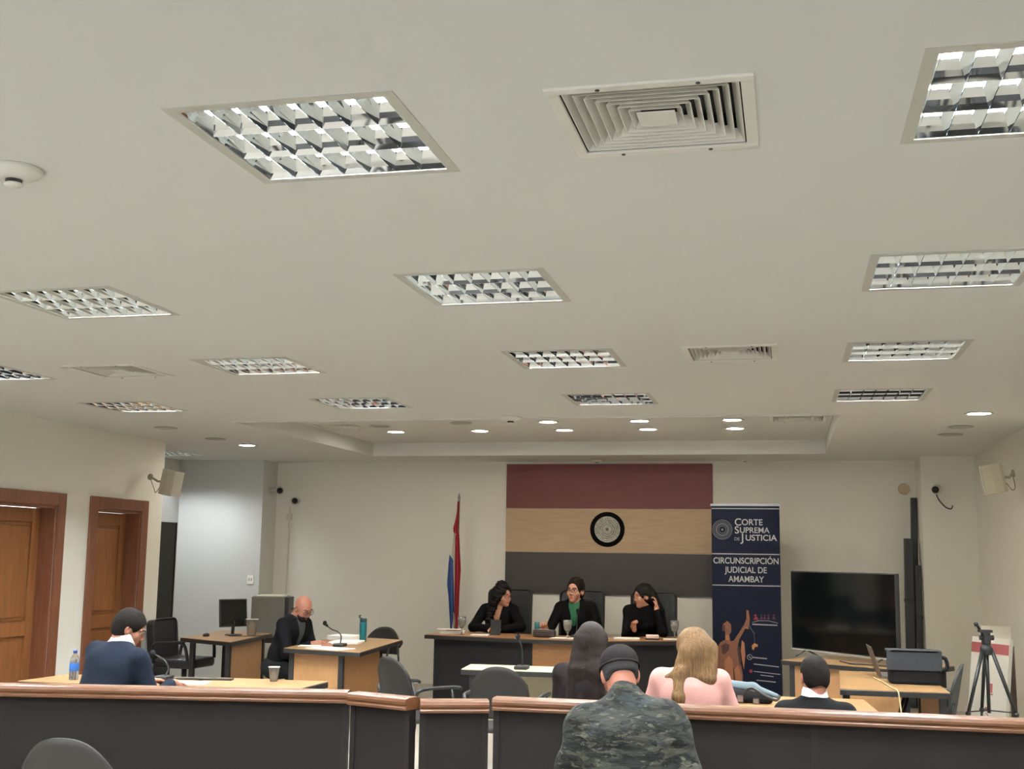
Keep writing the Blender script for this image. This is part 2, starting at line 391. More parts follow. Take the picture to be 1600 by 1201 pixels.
DLE = mat('downlight_lamp', (255, 255, 255), .5, emit=(255, 244, 226), estr=DOWN_POWER)
DLO = mat('downlight_off', (150, 145, 130), .35)
def make_down(on):
    r = thing('downlight', 'x', 'downlight', (0, 0, 0), group='round ceiling downlights')
    bm = NB(); lathe(bm, [(.085, 0), (.112, -.003), (.115, -.006), (.108, -.010), (.088, -.008), (.084, .0)], 28); obj('trim_ring', bm, WHITEM if on else GREYM, r, smooth=True)
    bm = NB(); lathe(bm, [(0, -.004), (.086, -.004), (.086, -.001), (0, -.001)], 24); obj('lamp' if on else 'diffuser', bm, DLE if on else DLO, r)
    return r
DN, DF = make_down(True), make_down(False)
dl = [(-2.39, 11.8, 1, 'lit round downlight in the nearer row, closest to the smoke detector'), (-1.45, 11.8, 1, 'lit round downlight in the nearer row, middle of its three'), (-.53, 11.8, 1, 'lit round downlight in the nearer row, farthest right in the raised panel'),
      (-4.30, 12.6, 1, 'lit round downlight in the farther row, leftmost of the raised panel'), (-3.32, 12.6, 1, 'lit round downlight in the farther row, second from its left end'), (-2.37, 12.6, 1, 'lit round downlight in the farther row, third from its left end'),
      (-1.46, 12.6, 1, 'lit round downlight in the farther row, second from its right end'), (-.54, 12.6, 1, 'lit round downlight in the farther row, at its right end'),
      (-4.28, 12.0, 0, 'unlit round downlight beside the left vent of the raised panel'), (-3.32, 11.8, 0, 'unlit round downlight between the left vent and the smoke detector')]
flat = [(-6.06, 12.5, 1, 'lit round downlight above the monitor desk on the left'), (1.53, 10.23, 1, 'lit round downlight near the right wall'), (-6.04, 10.63, 0, 'unlit round downlight over the second door, nearer of the two'), (-6.07, 11.74, 0, 'unlit round downlight near the alcove corner, farther of the two'),
        (1.52, 11.25, 0, 'unlit round downlight by the right wall, nearer of the two'), (1.52, 11.94, 0, 'unlit round downlight by the right wall, farther of the two')]
used = {}
for lst, z in ((dl, REC), (flat, CEIL)):
    for x, y, on, lab in lst:
        src = DN if on else DF
        o = src if on not in used else copy_tree(src); used[on] = 1
        o.location = (x, y, z); o['label'] = lab
def detector(x, y, z, lab, s=1):
    r = thing('smoke_detector', lab, 'smoke detector', (x, y, z), group='smoke detectors')
    bm = NB(); lathe(bm, [(0, 0), (.088*s, 0), (.09*s, -.012*s), (.078*s, -.022*s), (.045*s, -.034*s), (.03*s, -.036*s), (0, -.036*s)], 32); obj('base', bm, WHITEM, r, smooth=True)
    bm = NB(); lathe(bm, [(0, -.036*s), (.026*s, -.036*s), (.026*s, -.048*s), (0, -.048*s)], 24); obj('sensor_slot', bm, DARKM, r)
    bm = NB(); lathe(bm, [(0, -.048*s), (.028*s, -.048*s), (.03*s, -.053*s), (.02*s, -.06*s), (0, -.061*s)], 24); obj('cap', bm, WHITEM, r, smooth=True)
detector(-2.40, 3.19, CEIL, 'round white smoke detector at the left edge of the photo')
detector(-2.38, 10.08, CEIL, 'round white smoke detector before the raised ceiling panel', 1.1)
detector(-2.37, 14.85, CEIL, 'small white detector on the ceiling above the red wall board', .8)
detector(-.52, 14.85, CEIL, 'small white detector on the ceiling above the roll-up banner', .6)

# ------------------------------------------------------------------ balustrade between public and court
def rail(name, a, b, lab, top=.95, posts=()):
    a = Vector((*a, 0)); b = Vector((*b, 0)); L = (b-a).length; ang = math.degrees(math.atan2(b.y-a.y, b.x-a.x))
    r = thing(name, lab, 'partition', a, ang, group='dark partition sections with wooden caps')
    bm = NB()
    prof = [(-.055, -.062), (-.06, -.05), (-.052, -.04), (-.062, -.032), (-.066, -.02), (-.06, -.006), (-.04, 0), (.04, 0), (.06, -.006), (.066, -.02), (.062, -.032), (.052, -.04), (.06, -.05), (.055, -.062)]
    A = [bm.verts.new((0, y, top+z)) for y, z in prof]; B = [bm.verts.new((L, y, top+z)) for y, z in prof]
    for i in range(len(prof)): j = (i+1) % len(prof); bm.faces.new((A[i], A[j], B[j], B[i]))
    bm.faces.new(A); bm.faces.new(B[::-1])
    obj('cap_rail', bm, RAILW, r)
    segs = [0]+list(posts)+[L]
    for i in range(len(segs)-1):
        x0, x1 = segs[i], segs[i+1]
        bm = NB(); box(bm, x0+.012, x1-.012, -.02, .02, .06, top-.061); obj('panel', bm, LAM, r)
    bm = NB()
    for x in segs:
        x = min(max(x, .016), L-.016); box(bm, x-.016, x+.016, -.026, .026, 0, top-.0615)
    box(bm, 0, L, -.024, .024, .02, .06)
    obj('upright', bm, mat('black_stained_post', (26, 22, 21), .6, spec=.12), r)
    return r
rail('partition', (-6.76, 5.28), (-2.30, 6.10), 'long dark partition section with wooden cap, left of the gates', posts=(2.15,))
rail('partition_gate', (-2.27, 6.09), (-1.90, 5.96), 'narrow dark gate leaf swung slightly open, left of the pair', .945)
rail('partition_gate', (-1.865, 5.97), (-1.535, 6.09), 'narrow dark gate leaf, right of the pair, before the grey chair', .935)
rail('partition', (-1.50, 6.09), (2.06, 6.12), 'long dark partition section with wooden cap, right of the gates', posts=(1.6,))
for x, y, n in ((-2.285, 6.06, 'gate hinge on the left section'), (-1.515, 6.06, 'gate hinge on the right section')):
    pass

# ------------------------------------------------------------------ desks
def desk(name, quad, lab, ztop=.76, th=.045, topm=None, group=None, panels=(), legs=True, cat='desk', pm=None, depth=.5, inner=None):
    cx = sum(p[0] for p in quad)/4; cy = sum(p[1] for p in quad)/4
    r = thing(name, lab, cat, (cx, cy, 0), group=group)
    q = [Vector((p[0]-cx, p[1]-cy, 0)) for p in quad]
    def ins(k): return [v*(1-k/v.length) for v in q]
    bm = NB(); prism(bm, [v[:2] for v in ins(.004)], ztop-.006, ztop); obj('desktop', bm, topm or DESKW, r)
    bm = NB(); prism(bm, [v[:2] for v in q], ztop-th, ztop-.005); obj('edge_band', bm, LAMB, r, bevel=.004)
    qi = ins(.10) if inner is None else [Vector((p[0]-cx, p[1]-cy, 0)) for p in inner]
    if legs:
        for v in qi:
            bm = NB(); box(bm, v.x-.025, v.x+.025, v.y-.025, v.y+.025, 0, ztop-th); obj('leg', bm, LAMB, r, bevel=.004)
    for i in panels:
        a, b = qi[i], qi[(i+1) % 4]; d = (b-a).normalized(); nrm = Vector((d.y, -d.x, 0))
        a2 = a+d*.03; b2 = b-d*.03
        bm = NB(); prism(bm, [(a2-nrm*.009)[:2], (b2-nrm*.009)[:2], (b2+nrm*.009)[:2], (a2+nrm*.009)[:2]], ztop-th-depth, ztop-th-.002)
        obj('modesty_panel', bm, pm or DESKP, r)
    return r
# quads: near-left, near-right, far-right, far-left
desk('clerk_desk', [(-4.75, 10.78), (-3.90, 10.58), (-4.05, 12.28), (-4.85, 12.50)], 'oak desk with black edges where the bald man writes', panels=(0, 1), group='oak desks with black edges', inner=[(-4.70, 10.88), (-4.14, 10.74), (-4.24, 12.10), (-4.78, 12.36)])
desk('computer_desk', [(-6.30, 11.62), (-5.53, 11.24), (-5.70, 12.60), (-6.45, 12.90)], 'oak desk with black edges carrying the monitor', panels=(1,), group='oak desks with black edges', inner=[(-6.18, 11.68), (-5.64, 11.42), (-5.76, 12.48), (-6.34, 12.75)])
desk('front_table', [(-5.25, 7.42), (-4.14, 7.42), (-4.10, 8.10), (-5.20, 7.92)], 'light oak table under the man in navy suit and the water bottle', panels=(), group='oak tables before the partition', cat='table')
desk('front_table', [(-4.12, 7.42), (-3.24, 7.66), (-3.24, 8.16), (-4.08, 8.12)], 'light oak table with the plastic cup, left of the gates', panels=(), group='oak tables before the partition', cat='table')
desk('witness_table', [(-2.60, 9.40), (-1.40, 9.46), (-1.40, 9.90), (-2.64, 9.84)], 'small cream topped table with a black microphone on it', topm=CREAM, panels=(2,), cat='table', pm=mat('pale_panel', (205, 196, 165), .6))
desk('right_desk', [(.33, 9.00), (1.08, 9.00), (1.06, 10.44), (.38, 10.44)], 'oak desk with black edges under laptop and black bag', panels=(1,), group='oak desks with black edges')
desk('television_table', [(-.10, 11.33), (.98, 10.66), (1.40, 11.30), (.35, 12.05)], 'oak desk with black edges under the television', panels=(0, 3), group='oak desks with black edges')
desk('front_table', [(-.75, 7.62), (.52, 7.66), (.46, 8.38), (-.75, 8.32)], 'light oak table on the right holding the grey handbag', group='oak tables before the partition', cat='table')
# judges' bench: three facets
JF = [(-3.98, 12.88), (-2.74, 12.68), (-2.02, 12.66), (-.96, 13.22)]
def jf(x):
    for (a, b), (c, d) in zip(JF, JF[1:]):
        if x <= c: return b+(d-b)*(x-a)/(c-a)
    return JF[-1][1]
JD = .72; JZ = .78
r = thing('judges_bench', 'long three-part judges bench with oak top and dark front', 'bench table', (-2.5, 13, 0))
off = Vector((-2.5, 13))
bm = NB(); prism(bm, [tuple(Vector(p)-off) for p in JF]+[(p[0]-off.x, p[1]+JD-off.y) for p in JF[::-1]], JZ-.006, JZ); obj('desktop', bm, mat('bench_oak', (150, 108, 72), .3, var=.07, vscale=5), r)
bm = NB(); prism(bm, [(p[0]-off.x-(.01 if p is JF[0] else 0), p[1]-.01-off.y) for p in JF]+[(p[0]-off.x, p[1]+JD+.01-off.y) for p in JF[::-1]], JZ-.045, JZ-.0055); obj('edge_band', bm, LAMB, r)
BLAM = mat('bench_laminate', (36, 35, 36), .6, bump=.05, bscale=250, spec=.2)
fr = [(p[0]+dx-off.x, p[1]+.12-off.y) for p, dx in zip(JF, (.07, .0, 0, -.05))]
for i, nm, mm in ((0, 'left_front', BLAM), (1, 'centre_front', mat('centre_front_oak', (150, 104, 62), .4, var=.1, stretch=(1, 1, 8))), (2, 'right_front', BLAM)):
    a, b = fr[i], fr[i+1]; bm = NB(); prism(bm, [a, b, (b[0], b[1]+.02), (a[0], a[1]+.02)], .03, JZ-.046)
    obj('front_panel', bm, mm, r, label='oak centre front panel' if i == 1 else None)
for a in (fr[0], fr[3]):
    bm = NB(); box(bm, a[0]-.012, a[0]+.012, a[1]+.021, a[1]+.55, 0, JZ-.046); obj('end_panel', bm, BLAM, r)

# ------------------------------------------------------------------ wall boards, emblem
r = thing('wall_board', 'three stacked wall boards, red over beige over charcoal, behind the judges', 'wall panel', (-2.26, YB, 0))
for z0, z1, nm, c in ((2.275, 2.845, 'red_board', (104, 42, 38)), (1.715, 2.272, 'beige_board', (176, 150, 118)), (1.19, 1.712, 'charcoal_board', (58, 53, 49))):
    bm = NB(); box(bm, -1.33, 1.33, -.03, -.002, z0, z1)
    obj(nm, bm, mat(nm+'_wood', c, .5, var=.10, vscale=5, stretch=(.8, 1, 14), bump=.08, bscale=8), r, label={'red_board': 'deep red wood-grain top board', 'beige_board': 'beige wood-grain middle board', 'charcoal_board': 'charcoal wood-grain bottom board'}[nm])
Mx = Matrix.Rotation(PI/2, 4, 'X')
def disc(bm, r0, r1, y0, y1, n=48, c=(0, 0)):
    """ring facing -y, between radii r0..r1, thickness y0..y1"""
    P = [(r0, y0), (r1, y0), (r1, y1), (r0, y1)] if r0 > 0 else [(0, y0), (r1, y0), (r1, y1), (0, y1)]
    b2 = bmesh.new(); lathe(b2, [(a, -b) for a, b in P], n, closed=r0 > 0)
    me = bpy.data.meshes.new('tmp'); b2.to_mesh(me); b2.free()
    me.transform(Matrix.Translation((c[0], 0, c[1])) @ Mx); bm.from_mesh(me); bpy.data.meshes.remove(me)
SILV = mat('silvered_emblem', (178, 177, 164), .45, bump=.7, bscale=70, var=.25, vscale=40)
def text(s, size, loc, m, parent, rot=(PI/2, 0, 0), align='CENTER', ext=.0012, off=.0, name='lettering', sx=1):
    cu = bpy.data.curves.new(name, 'FONT'); cu.body = s; cu.size = size; cu.extrude = ext; cu.align_x = align; cu.offset = off
    t = bpy.data.objects.new('tmp_text', cu); COL.objects.link(t); dg = bpy.context.evaluated_depsgraph_get(); dg.update()
    me = bpy.data.meshes.new_from_object(t.evaluated_get(dg)); bpy.data.objects.remove(t); me.materials.clear(); me.materials.append(m); me.transform(Matrix.Diagonal((sx, 1, 1, 1)))
    o = bpy.data.objects.new(name, me); COL.objects.link(o); o.parent = parent; o.location = loc; o.rotation_euler = rot
    return o
r = thing('wall_emblem', 'round black and silver state emblem on the beige board', 'emblem', (-2.26, YB-.03, 2.01))
bm = NB(); disc(bm, .165, .222, -.012, -.0005); obj('rim', bm, mat('matt_black', (14, 14, 13), .8, spec=.05), r)
bm = NB(); disc(bm, 0, .166, -.010, -.0005); obj('plate', bm, SILV, r)
DG = mat('emblem_relief', (96, 96, 86), .6)
bm = NB(); disc(bm, .112, .117, -.0135, -.010); disc(bm, .060, .066, -.0135, -.010); disc(bm, 0, .022, -.015, -.010, 5)
for k in range(22):    # wreath leaves
    a = R_(-70+k*(320/21)-90+20)
    if 80 < (math.degrees(a) % 360) < 100: continue
    c = (.089*math.cos(a), .089*math.sin(a)); b = Matrix.Translation((c[0], -.012, c[1])) @ Matrix.Rotation(-a+R_(30), 4, 'Y')
    box(bm, -.004, .004, -.002, .002, -.013, .013, b)
obj('relief', bm, DG, r)
def arc_text(s, rad, size, m, parent, a0, a1, y=-.0115, flip=False):
    n = len(s)
    for i, ch in enumerate(s):
        if ch == ' ': continue
        a = R_(a0+(a1-a0)*(i/(n-1)))
        text(ch, size, (rad*math.cos(a), y, rad*math.sin(a)), m, parent, rot=(PI/2, -(a-PI/2) if not flip else -(a+PI/2), 0), name='lettering')
arc_text('REPUBLICA DEL PARAGUAY', .128, .038, DG, r, 200, -20)

# ------------------------------------------------------------------ roll-up banner
r = thing('roll_up_banner', 'tall navy roll-up banner printed with court name and justice figure', 'banner', (-.50, 14.10, 0), 0)
NAVY = mat('banner_print', (21, 27, 46), .6, spec=.15); BW = .39
bm = NB(); box(bm, -BW, BW, -.003, .003, .09, 2.28); obj('printed_sheet', bm, NAVY, r)
bm = NB(); box(bm, -BW-.01, BW+.01, -.012, .012, 2.275, 2.30); obj('top_bar', bm, METAL, r)
bm = NB(); rbox(bm, -BW-.02, BW+.02, -.07, .07, .0, .09, .03); obj('base_case', bm, METAL, r, bevel=.01)
bm = NB(); cyl(bm, (0, .03, .09), (0, .015, 2.28), .012); obj('support_pole', bm, METAL, r)
PW = mat('print_white', (172, 174, 174), .7); PG = mat('print_grey', (120, 124, 132), .6); PR = mat('print_red', (150, 40, 62), .6)
PB = mat('print_bronze', (132, 86, 66), .6); PB2 = mat('print_bronze_light', (170, 112, 80), .6); PB3 = mat('print_bronze_dark', (72, 44, 40), .6); PO = mat('print_orange', (196, 140, 84), .6)
y = -.0045
for z in (2.245, 1.72, 1.36): bm = NB(); box(bm, -BW+.002, BW-.002, -.0045, -.003, z-.005, z+.005); obj('printed_rule', bm, PW, r)
bm = NB(); disc(bm, .108, .113, -.0045, -.003, 40, (-.265, 2.0)); disc(bm, .09, .094, -.0045, -.003, 40, (-.265, 2.0)); disc(bm, .058, .062, -.0045, -.003, 40, (-.265, 2.0)); disc(bm, .040, .044, -.0045, -.003, 40, (-.265, 2.0)); disc(bm, 0, .012, -.0045, -.003, 5, (-.265, 2.0))
disc(bm, .070, .076, -.0045, -.003, 40, (-.265, 2.0))
obj('printed_seal', bm, mat('print_silver', (132, 136, 138), .7), r)
def cap_line(s, x, z, big, small, sx=1.0, m=PW, ob=.0012):
    """first letter large, rest small capitals, left aligned"""
    t1 = text(s[0], big, (x, y+.0005, z-(big-small)*.28), m, r, align='LEFT', off=ob, sx=sx)
    text(s[1:], small, (x+big*{'C': .70, 'S': .50, 'J': .36}[s[0]]*sx, y+.0005, z), m, r, align='LEFT', off=ob, sx=sx)
cap_line('CORTE', -.125, 2.055, .118, .098, .98)
cap_line('SUPREMA', -.125, 1.965, .118, .092, .98)
text('DE', .05, (-.13, y+.0005, 1.877), PG, r, align='LEFT', off=.001)
cap_line('JUSTICIA', -.050, 1.877, .128, .096, 1.02)
text('CIRCUNSCRIPCIÓN', .098, (0, y+.0005, 1.61), PW, r, off=.0012, sx=.865)
text('JUDICIAL DE', .098, (0, y+.0005, 1.505), PW, r, off=.0012, sx=.865)
text('AMAMBAY', .098, (0, y+.0005, 1.40), PW, r, off=.0012, sx=.865)
# printed justice figure: banner-local (x, z) outlines taken at the sheet's own scale
def flat_poly(bm, pts, y0=-.0042, y1=-.003):
    a = [bm.verts.new((p[0], y0, p[1])) for p in pts]; b = [bm.verts.new((p[0], y1, p[1])) for p in pts]; n = len(pts)
    bm.faces.new(a); bm.faces.new(b[::-1])
    for i in range(n): bm.faces.new((a[i], a[(i+1) % n], b[(i+1) % n], b[i]))
def bp(px, py):   # outline drawing units (0..1051 x 0..1201 sketch sheet) to banner sheet metres
    return (-.375+(px-110)/1051*140/137*.96, 1.275-(py+20)/1201*160/137)
bm = NB(); flat_poly(bm, [bp(*p) for p in [(150, 1020), (150, 620), (190, 560), (250, 530), (250, 440), (215, 400), (225, 350), (275, 310), (320, 350), (325, 430), (300, 470), (310, 545), (350, 540), (420, 440), (480, 350), (510, 280), (510, 180), (535, 180), (550, 290), (540, 370), (490, 400), (420, 520), (400, 600), (430, 780), (460, 940), (450, 1030)]])
obj('printed_figure', bm, PB, r)
bm = NB()
for pl in ([(240, 1000), (235, 780), (290, 710), (330, 760), (345, 860), (340, 1010)], [(370, 1010), (350, 870), (400, 820), (440, 930), (445, 1010)], [(450, 530), (480, 560), (490, 700), (470, 870), (450, 760), (435, 650)], [(250, 530), (250, 470), (290, 480), (300, 540)]): flat_poly(bm, [bp(*p) for p in pl], -.0048, -.0043)
obj('printed_figure_highlight', bm, PB2, r)
bm = NB()
for pl in ([(210, 690), (200, 600), (250, 570), (300, 590), (290, 650), (240, 700)], [(345, 1010), (340, 850), (352, 860), (366, 1010)], [(390, 620), (420, 600), (440, 780), (420, 830)], [(215, 430), (215, 370), (245, 355), (250, 430)]): flat_poly(bm, [bp(*p) for p in pl], -.0050, -.0043)
obj('printed_figure_shade', bm, PB3, r)
bm = NB(); flat_poly(bm, [bp(*p) for p in [(570, 590), (600, 560), (640, 575), (640, 605), (610, 600), (590, 640), (575, 630)]]); flat_poly(bm, [bp(*p) for p in [(480, 390), (520, 370), (540, 400), (500, 392)]]); obj('printed_scale_pan', bm, PO, r)
bm = NB()
for a, b in (((530, 330), (600, 460)), ((600, 460), (605, 560)), ((520, 350), (610, 450))):
    p, q = bp(*a), bp(*b); cyl(bm, (p[0], -.0042, p[1]), (q[0], -.0042, q[1]), .0016, n=5)
obj('printed_chain', bm, PG, r)
bm = NB()
tube(bm, [(bp(580, 320)[0], -.004, bp(580, 320)[1]), (bp(660, 298)[0], -.004, bp(660, 298)[1]), (bp(780, 298)[0], -.004, bp(780, 298)[1]), (bp(890, 322)[0], -.004, bp(890, 322)[1])], .003, 5); obj('printed_arc', bm, PW, r)
for (a, b, t) in (((580, 342), (880, 347), .0065), ((590, 800), (890, 825), .005), ((590, 885), (905, 910), .004), ((670, 925), (825, 938), .004), ((620, 985), (850, 1000), .005), ((580, 725), (750, 735), .006)):
    bm = NB(); p, q = bp(*a), bp(*b); flat_poly(bm, [(p[0], p[1]-t), (q[0], q[1]-t), (q[0], q[1]+t), (p[0], p[1]+t)]); obj('printed_text_line', bm, mat('print_pale', (170, 172, 180), .6), r)
bm = NB(); disc(bm, .026, .031, -.0042, -.003, 24, bp(543, 722)); p = bp(543, 722); cyl(bm, (p[0]-.014, -.004, p[1]+.014), (p[0]+.014, -.004, p[1]-.014), .0035, n=5); obj('printed_phone_icon', bm, PW, r)
bm = NB(); disc(bm, 0, .02, -.0042, -.003, 16, bp(555, 885)); disc(bm, 0, .013, -.0042, -.003, 16, bp(618, 238)); p = bp(625, 275); flat_poly(bm, [(p[0]-.03, p[1]-.015), (p[0]+.03, p[1]-.015), (p[0]+.012, p[1]+.02), (p[0]-.012, p[1]+.02)]); obj('printed_red_icon', bm, PR, r)
bm = NB()
for px, h in ((690, 20), (730, 26), (775, 22)): p = bp(px, 270); disc(bm, 0, .009, -.0042, -.003, 12, (p[0], p[1]+.035)); flat_poly(bm, [(p[0]-.016, p[1]-.012), (p[0]+.016, p[1]-.012), (p[0]+.007, p[1]+.02), (p[0]-.007, p[1]+.02)])
p = bp(840, 265); disc(bm, 0, .010, -.0042, -.003, 12, (p[0], p[1]+.035)); flat_poly(bm, [(p[0]-.018, p[1]-.012), (p[0]+.018, p[1]-.012), (p[0]+.007, p[1]+.02), (p[0]-.007, p[1]+.02)])
obj('printed_people_icon', bm, mat('print_plum', (88, 44, 70), .6), r)

# ------------------------------------------------------------------ flag on pole
r = thing('flag', 'red, white and blue flag hanging furled on a pole at the wall', 'flag', (-4.11, 14.6, 0))
bm = NB(); cyl(bm, (0, 0, .03), (0, 0, 2.34), .013, n=12); obj('pole', bm, mat('flag_pole_wood', (120, 84, 50), .5), r, smooth=True)
bm = NB(); lathe(bm, [(0, 2.46), (.006, 2.43), (.02, 2.385), (.014, 2.36), (.02, 2.34), (0, 2.335)], 12); obj('finial', bm, METAL, r, smooth=True)
bm = NB(); lathe(bm, [(0, 0), (.15, 0), (.15, .02), (.03, .05), (.02, .12), (0, .12)], 20); obj('base', bm, METAL, r, smooth=True)
def cloth(name, rows, m, ph, lab):
    """rows: (z, x_left, x_right); folded sheet with thickness"""
    bm = NB(); nx = 15; G = []; H = []
    for z, a, b in rows:
        g = []; h = []
        for i in range(nx):
            t = i/(nx-1); x = a+(b-a)*t; yy = ph-.028*math.cos(t*PI*3.2+z*.9)*min(1, (b-a)/.05)
            g.append(bm.verts.new((x, yy-.002, z))); h.append(bm.verts.new((x, yy+.004, z)))
        G.append(g); H.append(h)
    for i in range(len(rows)-1):
        for k in range(nx-1):
            bm.faces.new((G[i][k], G[i][k+1], G[i+1][k+1], G[i+1][k])); bm.faces.new((H[i][k], H[i+1][k], H[i+1][k+1], H[i][k+1]))
        for k in (0, nx-1): bm.faces.new((G[i][k], G[i+1][k], H[i+1][k], H[i][k]))
    for i in (0, len(rows)-1):
        for k in range(nx-1): bm.faces.new((G[i][k], G[i][k+1], H[i][k+1], H[i][k]))
    obj(name, bm, m, r, smooth=True, label=lab)
cloth('red_stripe', [(2.33, -.012, .012), (2.2, -.016, .014), (2.1, -.035, .018), (2.0, -.06, .022), (1.95, -.055, .024), (1.91, -.03, .026), (1.7, -.025, .04), (1.48, -.022, .055), (1.2, -.02, .04), (.95, -.012, .035), (.75, .01, .03), (.6, .012, .02)], mat('flag_red', (158, 34, 50), .8), -.03, 'red stripe of the flag')
cloth('white_stripe', [(2.1, -.02, 0), (1.98, -.055, 0), (1.8, -.07, .0), (1.55, -.09, .0), (1.2, -.06, .0), (.9, -.04, .0), (.66, -.03, .0)], mat('flag_white', (205, 200, 184), .8), .004, 'white stripe of the flag')
cloth('blue_stripe', [(1.66, -.105, -.10), (1.55, -.115, -.03), (1.35, -.125, -.018), (1.28, -.125, -.018), (1.15, -.105, -.018), (.97, -.09, -.02), (.8, -.075, -.05), (.66, -.07, -.06)], mat('flag_blue', (58, 84, 140), .8), -.012, 'blue stripe of the flag')
# ------------------------------------------------------------------ wall speakers, cctv, sensor
def speaker(x, y, z, mir, rot, lab, stand):
    r = thing('wall_speaker', lab, 'speaker', (x, y, z), rot, group='white wall speakers')
    r.rotation_euler.x = R_(10)
    bm = NB(); pts = [(-.085, -.11), (.085, -.11), (.078, -.02), (.05, .06), (.02, .09), (-.02, .09), (-.05, .06), (-.078, -.02)]
    prism(bm, pts, -.135, .135); obj('cabinet', bm, mat('speaker_shell', (184, 178, 158), .6), r, bevel=.008)
    bm = NB(); rbox(bm, -.083, .083, -.125, -.108, -.133, .133, .008); obj('grille', bm, mat('speaker_grille', (190, 188, 176), .8), r)
    bm = NB(); tube(bm, [(0, .085, 0), (0, .13, -.01), (0, .13+stand, .02)], .013, 8); cyl(bm, (0, .13+stand, .02), (0, .15+stand, .02), .035); obj('bracket', bm, mat('bracket_grey', (150, 145, 128), .5), r)
    bm = NB(); tube(bm, smoothpath([(0, .09, -.05), (0, .13, -.13), (0, .16, -.10), (0, .13+stand, -.0)], 5), .004, 6); obj('cable', bm, mat('cable_beige', (120, 112, 96), .6), r)
speaker(-6.50, 11.55, 2.39, 1, 84, 'white loudspeaker bracketed to the left wall beside the second door', .10)
speaker(1.87, 11.75, 2.44, 1, -92, 'white loudspeaker bracketed to the right wall above the tripod', .03)
def cctv(x, y, z, dx, lab, target, wallp):
    r = thing('security_camera', lab, 'security camera', (x, y, z), group='small dome-eyed security cameras')
    bm = NB(); ball(bm, (0, 0, 0), .058, 16); obj('shell', bm, mat('camera_white', (200, 198, 188), .5), r, smooth=True)
    d = (Vector(target)-Vector((x, y, z))).normalized()
    bm = NB(); cyl(bm, d*.03, d*.064, .044, .036, 16); ball(bm, d*.05, .03, 12); obj('lens', bm, DARKM, r, smooth=True)
    wp = Vector(wallp)-Vector((x, y, z)); bm = NB(); cyl(bm, (0, 0, 0), wp, .025, .04, 14); obj('mount', bm, MATS['camera_white'], r, smooth=True)
    return r
cctv(-6.70, 14.85, 2.49, 1, 'round security camera at the alcove corner, upper of the two', (-2, 8, 1), (-6.835, 14.85, 2.49))
c2 = cctv(-6.52, 14.96, 2.36, 1, 'round security camera lower on the back wall by the alcove', (-3, 8, 1), (-6.52, 15.055, 2.36))
bm = NB(); box(bm, -6.635, -6.615, 15.045, 15.06, 0.0, 2.28); box(bm, -6.66, -6.59, 15.03, 15.06, 2.10, 2.18); tag(obj('cable_trunking', bm, mat('trunking', (206, 203, 192), .8)), 'thin pale cable trunking running down the back wall below the camera', 'cable duct')
c3 = cctv(1.66, 14.40, 2.49, 1, 'round security camera on the right pier with a hanging cable', (-2, 6, 1), (1.66, 14.495, 2.49))
bm = NB(); tube(bm, smoothpath([(0, .05, -.05), (.03, .06, -.12), (.10, .08, -.20), (.16, .085, -.22), (.18, .09, -.18)], 5), .007, 6); obj('cable', bm, DARKM, c3)
bm = NB(); cyl(bm, (1.36, 15.03, 2.53), (1.36, 15.058, 2.53), .065, .07, 24); tag(obj('wall_sensor', bm, mat('sensor_beige', (188, 168, 140), .6)), 'round beige sounder on the back wall above the dark poles', 'sensor')
r = thing('wall_outlet', 'small white socket on the alcove wall above the grey computer', 'wall outlet', (-6.95, 14.62, 1.30))
bm = NB(); box(bm, -.045, .045, -.012, 0, -.06, .06); obj('plate', bm, PAPER, r, bevel=.004)
bm = NB(); box(bm, -.025, -.008, -.015, -.012, -.02, .02); box(bm, .008, .025, -.015, -.012, -.02, .02); obj('socket', bm, GREYM, r)
# dark door leaf standing in alcove
r = thing('dark_board', 'tall dark grey board standing in the alcove corner', 'board', (-7.24, 12.75, 0), 0)
bm = NB(); prism(bm, [(0, -.28), (.04, -.28), (.04, .28), (0, .28)], 0, 2.0); obj('board', bm, mat('dark_board_grey', (42, 44, 43), .8), r, bevel=.004)
bm = NB(); box(bm, -.01, .05, -.30, -.281, 0, 2.05); box(bm, -.01, .05, .281, .30, 0, 2.0); obj('edge_strip', bm, LAMB, r)

# ------------------------------------------------------------------ television
TVA = math.degrees(math.atan2(10.92-11.97, .91-.01))
r = thing('television', 'large black flat television standing on the oak desk', 'television', (.46, 11.45, .76), TVA)
Wd = .685
bm = NB(); rbox(bm, -Wd, Wd, -.02, .03, .055, .80, .012); obj('cabinet', bm, DARKM, r, bevel=.004)
bm = NB(); box(bm, -Wd+.012, Wd-.012, -.0225, -.0205, .075, .788); obj('screen', bm, mat('tv_screen', (8, 11, 12), .08), r)
bm = NB(); box(bm, -Wd, Wd, -.023, -.0201, .055, .066); obj('lower_bezel', bm, mat('tv_silver', (160, 158, 150), .35), r)
for s in (-1, 1):
    bm = NB(); tube(bm, [(s*.50, -.13, .006), (s*.50, 0, .06), (s*.50, .13, .006)], .008, 8); obj('foot', bm, DARKM, r, smooth=True)

